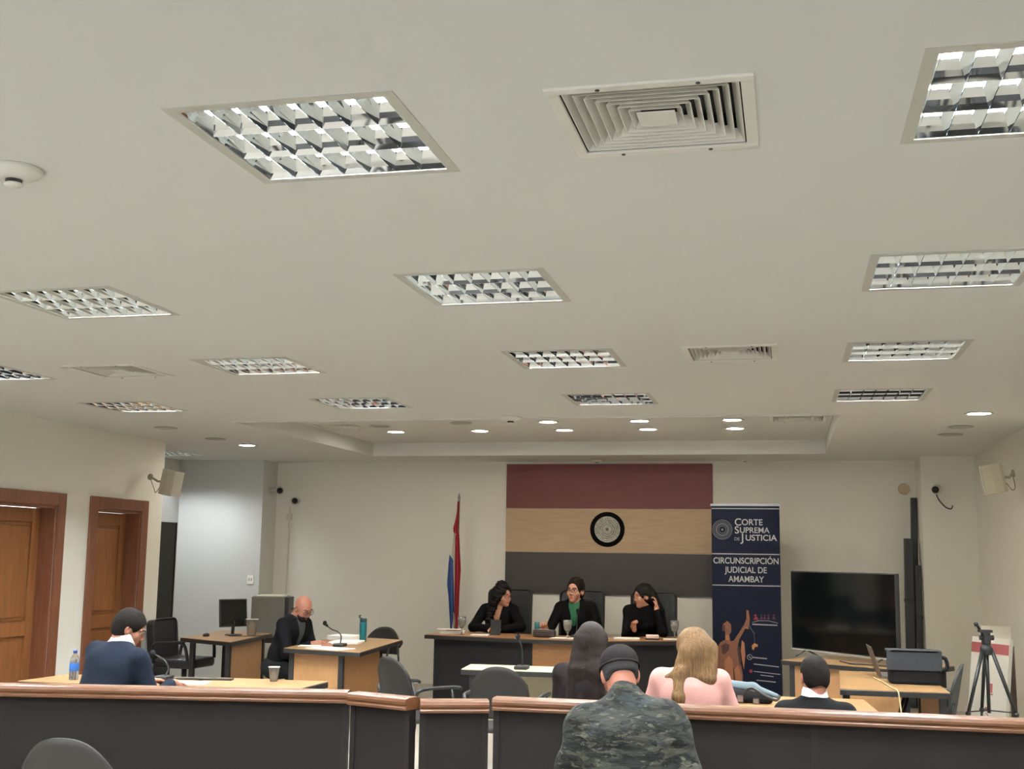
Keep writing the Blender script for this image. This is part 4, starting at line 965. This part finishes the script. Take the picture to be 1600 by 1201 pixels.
# judges
person('woman judge with long curly black hair and glasses, on the left of the bench', (-3.35, 13.88), 180, 1.06, lean=22, side=0, dz=.05, head=(56, 6, 4), headoff=(-.065, .03, -.05), hsc=1.04, skin=SKIN, jacket=BLKB, shirt=SKIN, hair=hair_curly, hairm=HAIRB, female=True, glasses=GOLDF, lh=(-.08, .42, .77), rh=(.02, .42, .77), seed=21, vdeep=.30,
       lhd=((.5, .8, 0), (0, .2, -1), 45), rhd=((-.5, .8, 0), (0, .2, -1), 45), elL=(-1, 0, -.3), elR=(1, 0, -.3))
person('woman judge in black jacket and green blouse speaking in the middle of the bench', (-2.45, 13.90), 180, 1.08, lean=13, dz=.06, hsc=1.13, headoff=(0, .01, -.03), head=(-14, 0, -3), skin=SKIN, jacket=BLKB, shirt=GREEN, hair=hair_bun, hairm=HAIRD, female=True, glasses=BLKF, width=1.08, rh=(.28, .42, .77), lh=(-.26, .36, .76), seed=22,
       rhd=((.1, .6, .7), (0, .6, -.5), 40))
person('woman judge in black with a hand at her ear, on the right of the bench', (-1.65, 13.90), 180, 1.06, lean=18, dz=.06, hsc=1.05, head=(-58, 8, 0), headoff=(0, .03, -.045), skin=SKIN, jacket=BLKB, shirt=BLKB, hair=hair_side, hairm=HAIRB, female=True, glasses=GOLDF, vneck=False, lh=(-.165, .26, 1.02), rh=(.07, .42, .80), seed=23, width=1.05,
       lhd=((.10, -.35, 1), (1, .2, 0), 30), rhd=((.05, .3, 1), (-.6, .6, 0), 85), elL=(-.3, .6, -1))
# public side
person('woman seen from behind with very long straight dark hair and dark jacket', (-1.165, 7.05), -4, .95, shz=.02, lean=8, head=(8, 6, 0), skin=SKIN2, jacket=BROWNJ, hair=hair_long, hairm=HAIRD, female=True, vneck=False, seed=31, width=1.15)
person('woman seen from behind in a pink top with light brown hair over one shoulder', (-.56, 6.82), 2, .98, shz=.025, lean=12, head=(30, 18, -8), headoff=(.02, .01, -.03), skin=SKIN, jacket=PINK, hair=hair_blonde, hairm=HAIRL, female=True, vneck=False, jname='top', seed=32, width=1.05, amp=.003, lh=(-.2, .35, .8), rh=(.2, .35, .8))
ROSE = person('boy with short dark hair and a white collar, back turned, on the right', (.12, 6.93), 4, .92, lean=6, width=1.15, hsc=1.06, headoff=(0, 0, -.005), head=(16, 10, 0), skin=SKIN3, jacket=BLKB, shirt=PAPER, collar=True, hair=hair_crop, hairm=HAIRS, vneck=False, dz=-.115, seed=33, jname='sweater')
camo, J = person('man in camouflage uniform and dark cap seen from behind', (-.635, 5.02), 2, 1.04, lean=15, side=-6, head=(16, 26, -2), headoff=(-.030, .05, -.035), hsc=.97, shz=.0, skin=SKIN3, jacket=MATS['camo'], collar='stand', hair=hair_nape, hairm=mat('greying_hair', (44, 43, 44), .85, bump=.25, bscale=150, spec=.08), width=1.07, vneck=False, jname='camouflage_jacket', seed=41, amp=.010, jk=.012, trousers=MATS['camo'], lh=(-.16, .34, .70), rh=(.18, .34, .70), elL=(-.6, -.35, -.7), elR=(.35, -.4, -.8))
# cap
S = SDF(); h = J['h']; H = J['H']
S.ell(h((0, -.016, .050)), h((.086, .106, .080)), .01, H); S.ell(h((0, .0, -.075)), h((.16, .16, .095)), .008, H, sub=True)
S.ell(h((0, -.02, -.03)), h((.2, .2, .052)), .006, H, sub=True)
S.mesh('cap', .005, mat('dark_cap_cloth', (33, 29, 30), .9, bump=.1, bscale=120, spec=.05), camo, disp=folds(.001, 6, 2))
bm = NB(); pts = [J['hc']+J['Rh'] @ np.array(h((.087*math.cos(a), -.016+.107*math.sin(a), .028))) for a in np.linspace(0, 2*PI, 33)[:-1]]
tube(bm, pts, .0045, 6, closed=True); obj('cap_band', bm, MATS['dark_cap_cloth'], camo, smooth=True)
S = SDF(); S.ell(h((0, .13, .03)), h((.07, .065, .008)), .01, H); S.mesh('cap_visor', .004, MATS['dark_cap_cloth'], camo)

# ------------------------------------------------------------------ things on the tables
def gooseneck(x, y, z, rot, lab, pts, head):
    r = thing('desk_microphone', lab, 'microphone', (x, y, z), rot, group='black gooseneck microphones')
    bm = NB(); prism(bm, [(-.055, -.07), (.055, -.07), (.05, .06), (-.05, .06)], 0, .03); obj('base', bm, DARKM, r, bevel=.008)
    bm = NB(); P = smoothpath(pts, 6); tube(bm, P, .006, 8); obj('gooseneck', bm, DARKM, r, smooth=True)
    bm = NB(); p = Vector(pts[-1]); q = Vector(head); cyl(bm, p, p+(q-p)*.4, .010, .016, 12); ball(bm, q, .021, 12, (1, 1, 1.15)); obj('windscreen', bm, DARKF, r, smooth=True)
gooseneck(-4.32, 11.16, .76, 0, 'black gooseneck microphone bent toward the bald clerk', [(0, 0, .03), (.005, 0, .10), (-.03, .0, .14), (-.09, 0, .16), (-.14, 0, .19)], (-.17, 0, .22))
gooseneck(-2.13, 9.56, .76, 0, 'black gooseneck microphone on the cream topped table', [(0, 0, .03), (0, 0, .12), (-.01, 0, .19), (-.03, 0, .23)], (-.04, 0, .26))
gooseneck(-2.31, 13.10, .78, 0, 'black gooseneck microphone before the judge in green', [(0, 0, .03), (0, .02, .15), (.0, .05, .25)], (0, .07, .29))
gooseneck(-4.36, 7.84, .76, 0, 'black gooseneck microphone curving beside the man in the navy suit', [(.02, -.02, .03), (.03, .0, .08), (-.01, .0, .14), (-.08, .0, .17)], (-.10, 0, .18))
def goblet(x, y, lab):
    r = thing('water_goblet', lab, 'glass', (x, y, JZ), group='stemmed water glasses on the bench')
    bm = NB(); lathe(bm, [(a*1.15, b*1.15) for a, b in [(0, 0), (.034, 0), (.034, .003), (.008, .008), (.006, .045), (.012, .062), (.034, .09), (.041, .125), (.040, .175), (.0385, .175), (.0385, .125), (.031, .093), (.012, .068), (0, .064)]], 24); obj('bowl', bm, GLASS, r, smooth=True)
    bm = NB(); lathe(bm, [(a*1.15, b*1.15) for a, b in [(0, .069), (.012, .070), (.030, .094), (.0375, .125), (.0375, .14), (0, .14)]], 20); obj('water', bm, mat('water', (225, 230, 230), .2, trans=.7), r, smooth=True)
goblet(-3.60, 13.02, 'stemmed water glass at the left end of the bench beside the flag'); goblet(-2.365, 12.86, 'stemmed water glass in front of the middle judge'); goblet(-1.25, 13.30, 'stemmed water glass before the right judge chair')
def slab(name, x, y, z, sx, sy, sz, rot, m, lab, cat, group=None):
    M = Matrix.Translation((0, 0, 0)) @ Matrix.Rotation(R_(rot), 4, 'Z'); bm = NB(); box(bm, -sx/2, sx/2, -sy/2, sy/2, 0, sz, M)
    o = obj(name, bm, m, None, bevel=min(.002, sz*.3), loc=(x, y, z)); return tag(o, lab, cat, group)
zt = JZ+.0005
r = thing('open_book', 'thick white book with red cover lining lying at the left end of the bench', 'book', (-3.75, 13.16, zt), 8)
bm = NB(); box(bm, -.13, .13, -.09, .09, 0, .035); obj('page_block', bm, PAPER, r, bevel=.004)
bm = NB(); box(bm, -.06, .10, -.06, .07, .0355, .045); obj('cover', bm, mat('book_red', (170, 60, 60), .6), r)
bm = NB(); box(bm, -.17, .12, -.10, .05, .0455, .05); obj('loose_sheet', bm, PAPER, r)
slab('paper_sheet', -3.38, 12.98, zt, .20, .13, .012, 5, PAPER, 'white papers before the judge with curly hair', 'paper')
slab('paper_sheet', -2.42, 12.93, zt, .28, .2, .006, -4, PAPER, 'white sheet under the goblet of the middle judge', 'paper')
slab('document_folder', -2.05, 12.95, zt, .24, .2, .012, 18, mat('manila', (196, 160, 120), .7), 'tan folder on the bench right of the middle judge', 'folder')
slab('paper_sheet', -1.75, 13.08, zt, .28, .16, .016, 6, PAPER, 'white papers before the judge touching her ear', 'paper')
slab('paper_sheet', -1.24, 13.27, zt, .26, .15, .006, 10, PAPER, 'white papers at the right end of the bench', 'paper')
r = thing('paper_box', 'small pale pink box on a dark tray on the bench', 'box', (-1.48, 13.16, zt), 8)
bm = NB(); box(bm, -.07, .07, -.04, .04, .012, .05); obj('box_body', bm, mat('pale_pink_card', (226, 200, 196), .6), r, bevel=.006)
bm = NB(); box(bm, -.075, .075, -.045, .045, 0, .0115); obj('tray', bm, LAMB, r)
bm = NB(); rbox(bm, -.125, .125, -.045, .045, .002, .082, .03, 5)
r = thing('pencil_case', 'dark brown leather pouch lying on the bench by the middle judge', 'pouch', (-2.65, 13.0, zt-.001)); obj('pouch_body', bm, mat('brown_leather', (50, 38, 34), .45, bump=.3, bscale=40), r, bevel=.016)
bm = NB(); tube(bm, smoothpath([(-.10, -.012, .082), (0, -.015, .088), (.10, -.012, .078)], 5), .003, 6); obj('zip', bm, METAL, r)
r = thing('drinking_cup', 'small teal cup behind the leather pouch', 'cup', (-2.785, 13.24, JZ)); bm = NB(); lathe(bm, [(0, 0), (.026, 0), (.028, .15), (.025, .15), (.023, .005), (0, .005)], 20); obj('cup_body', bm, mat('teal_plastic', (20, 88, 92), .4), r, smooth=True)
bm = NB(); M = Matrix.Rotation(R_(-14), 4, 'X'); rbox(bm, -.06, .06, -.004, .004, 0, .17, .003, M=M)
tag(obj('tablet_computer', bm, LAMB, None, bevel=.003, loc=(-3.24, 13.12, zt)), 'dark tablet propped upright before the judge with curly hair', 'tablet')
# clerk desk
dz_ = .7605
slab('document_pile', -4.42, 11.60, dz_, .30, .34, .02, 8, PAPER, 'pile of white documents in the middle of the clerk desk', 'papers')
slab('document_pile', -4.60, 12.05, dz_, .30, .28, .045, -12, PAPER, 'stack of white folders behind the teal bottle', 'papers')
slab('paper_sheet', -4.30, 10.85, dz_, .40, .26, .006, -18, PAPER, 'white sheets at the near end of the clerk desk', 'paper')
slab('paper_sheet', -4.62, 11.15, dz_, .21, .30, .006, 10, PAPER, 'sheet under the hand of the bald man', 'paper')
r = thing('water_bottle', 'teal insulated bottle with flip spout on the clerk desk', 'bottle', (-4.33, 11.82, .76))
bm = NB(); lathe(bm, [(0, 0), (.034, 0), (.036, .008), (.038, .19), (.034, .20), (0, .20)], 24); obj('flask', bm, mat('teal_metal', (16, 96, 100), .35, .3), r, smooth=True)
bm = NB(); lathe(bm, [(.034, .20), (.036, .205), (.036, .232), (.03, .24), (0, .24)], 24); tube(bm, smoothpath([(-.01, 0, .235), (-.04, 0, .245), (-.045, 0, .26), (-.03, 0, .27)], 4), .007, 8); obj('lid', bm, mat('dark_teal', (14, 60, 66), .4), r, smooth=True)
def cup(x, y, z, s, lab):
    r = thing('plastic_cup', lab, 'cup', (x, y, z), group='clear plastic cups'); bm = NB()
    lathe(bm, [(0, 0), (.026*s, 0), (.038*s, .098*s), (.040*s, .10*s), (.037*s, .10*s), (.025*s, .003), (0, .003)], 24); obj('cup_body', bm, mat('frosted_plastic', (226, 226, 222), .2, trans=.85), r, smooth=True)
    bm = NB(); tube(bm, [(.040*s*math.cos(a), .040*s*math.sin(a), .10*s) for a in np.linspace(0, 2*PI, 21)[:-1]], .0018, 6, closed=True); obj('rim', bm, PAPER, r, smooth=True)
cup(-3.60, 8.02, .76, 1.0, 'small clear plastic cup on the left oak table'); cup(-5.76, 12.2, .76, 1.75, 'tall clear plastic jug beside the computer monitor')
slab('dark_folder', -4.14, 7.93, dz_, .50, .06, .012, 10, LAMB, 'dark ruler-like folder lying along the joint of the left oak tables', 'folder')
slab('paper_sheet', -4.10, 7.70, dz_, .28, .2, .004, 12, PAPER, 'white paper beside the suited man', 'paper')
r = thing('water_bottle', 'clear water bottle with blue cap and blue label at the left', 'bottle', (-4.94, 7.62, .76))
bm = NB(); lathe(bm, [(0, 0), (.03, 0), (.032, .01), (.032, .13), (.026, .155), (.013, .175), (.012, .185), (0, .185)], 24); obj('bottle_body', bm, mat('clear_plastic', (228, 234, 236), .08, trans=.9), r, smooth=True)
bm = NB(); lathe(bm, [(.0325, .062), (.0335, .064), (.0335, .112), (.0325, .114)], 24); obj('label', bm, mat('label_blue', (34, 92, 168), .5), r, smooth=True)
bm = NB(); lathe(bm, [(0, .185), (.0145, .185), (.0145, .205), (0, .205)], 16); obj('bottle_cap', bm, mat('cap_blue', (24, 66, 140), .5), r, smooth=True)
# monitor, computer tower, mouse
r = thing('computer_monitor', 'black computer monitor seen at an angle on the left desk', 'monitor', (-5.95, 12.15, .76), 58)
bm = NB(); M = Matrix.Rotation(R_(-6), 4, 'X'); box(bm, -.17, .17, -.012, .014, .09, .39, M); obj('bezel', bm, DARKM, r, bevel=.004)
bm = NB(); box(bm, -.158, .158, -.0145, -.0125, .103, .378, M); obj('screen', bm, MATS['tv_screen'], r)
bm = NB(); cyl(bm, (0, .02, .01), (0, .01, .15), .018, n=12); obj('stand_neck', bm, DARKM, r)
bm = NB(); lathe(bm, [(0, 0), (.095, 0), (.09, .01), (0, .014)], 24); obj('stand_base', bm, DARKM, r, smooth=True)
S = SDF(); S.ell((0, 0, .012), (.03, .055, .025), .01); S.ell((0, 0, -.05), (.2, .2, .05), .003, sub=True)
r = thing('computer_mouse', 'black mouse on the left desk near the monitor', 'mouse', (-6.12, 11.85, .76)); S.mesh('mouse_shell', .004, DARKM, r)
r = thing('equipment_case', 'large grey equipment case behind the monitor, papers on top', 'case', (-6.0, 13.22, 0), 15)
bm = NB(); box(bm, -.20, .19, -.22, .22, .68, 1.15); obj('case_body', bm, mat('case_grey', (112, 112, 106), .6), r, bevel=.012)
bm = NB(); box(bm, .191, .23, -.21, .21, .69, 1.14); obj('rear_cover', bm, LAMB, r, bevel=.008)
bm = NB()
for z in (.85, 1.0): tube(bm, [(.25, -.1, z), (.29, -.12, z+.02), (.29, -.16, z-.06), (.26, -.2, z-.2)], .006, 6)
obj('cable', bm, DARKM, r, smooth=True)
bm = NB(); box(bm, -.28, .28, -.25, .25, .62, .679); obj('shelf_top', bm, LAMB, r)
for sx in (-.25, .25):
    for sy in (-.22, .22):
        bm = NB(); box(bm, sx-.02, sx+.02, sy-.02, sy+.02, 0, .62); obj('leg', bm, LAMB, r)
slab('paper_sheet', -5.99, 13.2, 1.1505, .30, .30, .012, 12, PAPER, 'white papers on top of the grey equipment case', 'paper')
bm = NB(); tube(bm, smoothpath([(-6.05, 12.2, .766), (-5.9, 11.95, .766), (-5.72, 12.0, .766), (-5.62, 12.1, .766), (-5.6, 12.35, .766)], 6), .004, 6); tag(obj('monitor_cable', bm, DARKM, None, smooth=True), 'black cable looping on the desk by the monitor', 'cable')
# right: laptop, bag, cables
r = thing('laptop', 'open laptop seen edge-on beside the black bag', 'laptop', (.79, 10.02, .76), -87)
bm = NB(); rbox(bm, -.17, .17, -.12, .12, .001, .018, .01); obj('keyboard_deck', bm, mat('laptop_grey', (90, 88, 86), .4), r, bevel=.003)
bm = NB(); M = Matrix.Translation((0, .0, .018)) @ Matrix.Translation((0, -.12, 0)) @ Matrix.Rotation(R_(18), 4, 'X'); box(bm, -.17, .17, -.005, .003, 0, .235, M); obj('lid', bm, mat('laptop_lid', (70, 62, 58), .4), r, bevel=.003)
r = thing('shoulder_bag', 'black padded laptop bag with a flap on the right oak desk', 'bag', (.895, 9.55, .76), 0)
S = SDF(); S.ell((0, 0, .12), (.215, .10, .16), .01)
bm = NB(); rbox(bm, -.19, .19, -.085, .085, .002, .235, .04, 5); obj('bag_body', bm, DARKF, r, bevel=.02)
bm = NB(); rbox(bm, -.205, .19, -.10, -.086, .105, .25, .007, 3); rbox(bm, -.205, .19, -.10, .085, .236, .252, .03, 4); obj('flap', bm, mat('bag_flap', (34, 38, 42), .8, bump=.1), r, bevel=.006)
bm = NB(); tube(bm, smoothpath([(.19, 0, .20), (.225, 0, .19), (.235, 0, .13), (.20, 0, .09)], 5), .014, 8); obj('strap', bm, DARKF, r, smooth=True)
bm = NB(); tube(bm, smoothpath([(.62, 9.90, .766), (.66, 9.55, .766), (.70, 9.15, .766), (.725, 8.985, .762), (.735, 8.97, .70), (.76, 8.96, .45), (.78, 8.95, .25)], 6), .0055, 6); tag(obj('white_cable', bm, mat('cable_cream', (206, 186, 140), .6), None, smooth=True), 'cream cable running over the edge of the right oak desk', 'cable')
bm = NB(); tube(bm, smoothpath([(.42, 11.32, .766), (.50, 11.1, .766), (.62, 11.05, .766), (.78, 10.95, .766), (.86, 10.9, .766)], 6), .006, 6); tag(obj('power_cable', bm, DARKM, None, smooth=True), 'dark cables lying on the desk under the television', 'cable')
# handbag on the front right table
r = thing('handbag', 'grey-blue handbag with black straps lying beside the woman in pink', 'bag', (-.27, 7.92, .76), -6)
S = SDF(); S.cap((-.14, 0, .05), (.12, 0, .03), .055, .03, .03); S.ell((0, 0, -.1), (.4, .4, .1), .004, sub=True); S.mesh('bag_body', .006, DARKF, r)
S = SDF(); S.cap((-.12, .02, .10), (.02, .02, .095), .035, .03, .03); S.cap((.02, .02, .09), (.17, .02, .05), .03, .014, .03); S.mesh('flap', .006, mat('grey_blue_cloth', (88, 102, 108), .7), r, label='grey-blue flap')
bm = NB(); tube(bm, smoothpath([(-.05, -.05, .04), (.02, -.07, .10), (.10, -.06, .06), (.17, -.04, .03), (.19, 0, .05)], 6), .010, 8); obj('strap', bm, DARKM, r, smooth=True)
bm = NB(); rbox(bm, -.07, -.03, -.065, -.054, .01, .05, .004); rbox(bm, .03, .07, -.065, -.05, .005, .035, .004); obj('buckle', bm, METAL, r)

# ------------------------------------------------------------------ tripod, boards and poles in the right corner
r = thing('camera_tripod', 'black camera tripod standing before the white boards', 'tripod', (1.50, 10.15, 0), 12)
BLKM = mat('tripod_black', (28, 29, 30), .45)
for k, a in enumerate((200, 330, 85)):
    a = R_(a); ca, sa = math.cos(a), math.sin(a)
    bm = NB(); cyl(bm, (.04*ca, .04*sa, .98), (.20*ca, .20*sa, .50), .016, .014, 8); ball(bm, (.20*ca, .20*sa, .50), .022, 8); cyl(bm, (.20*ca, .20*sa, .50), (.36*ca, .36*sa, .02), .011, .009, 8); ball(bm, (.36*ca, .36*sa, .014), .014, 8)
    l = obj('leg', bm, BLKM, r, smooth=True)
    bm = NB(); cyl(bm, (0, 0, .52), (.19*ca, .19*sa, .515), .005, n=6); obj('brace', bm, BLKM, r)
bm = NB(); cyl(bm, (0, 0, .50), (0, 0, 1.06), .014, n=10); lathe(bm, [(0, .94), (.045, .95), (.05, 1.0), (.03, 1.03), (0, 1.03)], 12); obj('centre_column', bm, BLKM, r, smooth=True)
bm = NB(); rbox(bm, -.03, .03, -.03, .03, 1.03, 1.10, .012); cyl(bm, (-.05, 0, 1.08), (.06, 0, 1.08), .02, n=12); rbox(bm, -.055, .045, -.035, .035, 1.12, 1.14, .01); rbox(bm, -.035, .03, -.025, .025, 1.098, 1.125, .01); obj('pan_head', bm, BLKM, r, bevel=.003)
bm = NB(); tube(bm, [(-.04, 0, 1.13), (-.07, -.02, 1.17), (-.10, -.04, 1.19)], .010, 8); ball(bm, (-.085, -.03, 1.185), .018, 8); obj('pan_handle', bm, BLKM, r, smooth=True)
def leanboard(x, y, wd, ht, rot, m, lab, band=None, name='display_board', tilt=7, marks=False):
    r = thing(name, lab, 'board', (x, y, .002), rot, group='boards leaning by the right wall'); M = Matrix.Rotation(R_(-tilt), 4, 'X')
    bm = NB(); box(bm, -wd/2, wd/2, -.02, .02, .004, ht, M); obj('panel', bm, m, r, bevel=.003)
    if band: bm = NB(); box(bm, -wd/2+.002, wd/2-.002, -.0225, -.0205, ht-.14, ht-.05, M); obj('printed_band', bm, band, r, label='faded red band')
    if marks:
        bm = NB(); box(bm, .02, .06, -.0225, -.0205, .52, .60, M); box(bm, .01, .07, -.0225, -.0205, .50, .512, M); box(bm, -.02, .04, -.0225, -.0205, .36, .39, M); tube(bm, [M @ Vector(v) for v in ((0, -.022, .34), (.05, -.022, .30), (.02, -.022, .27))], .005, 5); obj('printed_mark', bm, mat('faded_red', (170, 90, 90), .7), r)
    return r
leanboard(1.66, 11.50, .48, 1.0, -58, mat('board_white', (206, 200, 186), .7), 'white printed board with a red band behind the tripod', mat('band_red', (160, 84, 84), .7), marks=True)
leanboard(1.86, 11.95, .26, 1.08, -6, mat('board_cream', (214, 208, 190), .7), 'taller plain white board behind the red-banded one')
leanboard(1.93, 11.60, .05, .92, -6, mat('board_brown', (92, 78, 70), .7), 'narrow brown board edge at the right of the white boards')
def pole(x, y, z1, wd, lab, tx, name='projection_screen_case'):
    r = thing(name, lab, 'screen case', (x, y, 0), 0, group='dark cases leaning in the corner'); M = Matrix.Rotation(R_(-3), 4, 'X') @ Matrix.Rotation(R_(tx), 4, 'Y')
    bm = NB(); rbox(bm, -wd/2, wd/2, -.035, .035, .02, z1, .015, 3, M); obj('case', bm, mat('case_charcoal', (44, 46, 48), .5), r, bevel=.004)
    bm = NB(); rbox(bm, -wd/2-.006, wd/2+.006, -.041, .041, .004, .05, .015, 3, M); obj('end_cap', bm, LAMB, r)
    bm = NB(); rbox(bm, -wd/2-.006, wd/2+.006, -.041, .041, z1*.62, z1*.62+.04, .015, 3, M); obj('clamp_band', bm, LAMB, r)
pole(1.33, 14.62, 1.93, .11, 'shorter dark grey screen case leaning in the right corner', 1.0); pole(1.405, 14.80, 2.42, .075, 'tallest dark pole case leaning in the right corner', 1.2)
pole(1.43, 14.60, 1.62, .07, 'short black folded stand in front of the tallest pole case', .8)

# ------------------------------------------------------------------ pieces of parts go one level deeper
SUBS = {'door_handle': 'door_leaf', 'door_panel': 'door_leaf', 'screen': ('cabinet', 'bezel'), 'lower_bezel': 'cabinet', 'windscreen': 'gooseneck', 'pan_handle': 'pan_head', 'rim': 'cup_body', 'label': 'bottle_body',
        'water': 'bowl', 'lettering': ('printed_sheet', 'plate'), 'cap_band': 'cap', 'cap_visor': 'cap', 'eye': 'body', 'eyebrow': 'body', 'piping': 'backrest', 'relief': 'plate', 'loose_sheet': 'page_block', 'socket': 'plate',
        'sensor_slot': 'base', 'screw': 'frame', 'zip': 'pouch_body', 'buckle': 'bag_body', 'lens': 'shell', 'stand_neck': 'stand_base', 'cap_rail_end': 'cap_rail'}
base = lambda n: n.split('.')[0]
for root in [o for o in bpy.data.objects if o.parent is None and o.type == 'EMPTY']:
    kids = [o for o in bpy.data.objects if o.parent == root]
    for k in kids:
        b = base(k.name); tgt = SUBS.get(b) or ('printed_sheet' if b.startswith('printed_') and b != 'printed_sheet' else None)
        if not tgt: continue
        tgt = (tgt,) if isinstance(tgt, str) else tgt
        for q in kids:
            if base(q.name) in tgt and q != k: k.parent = q; break
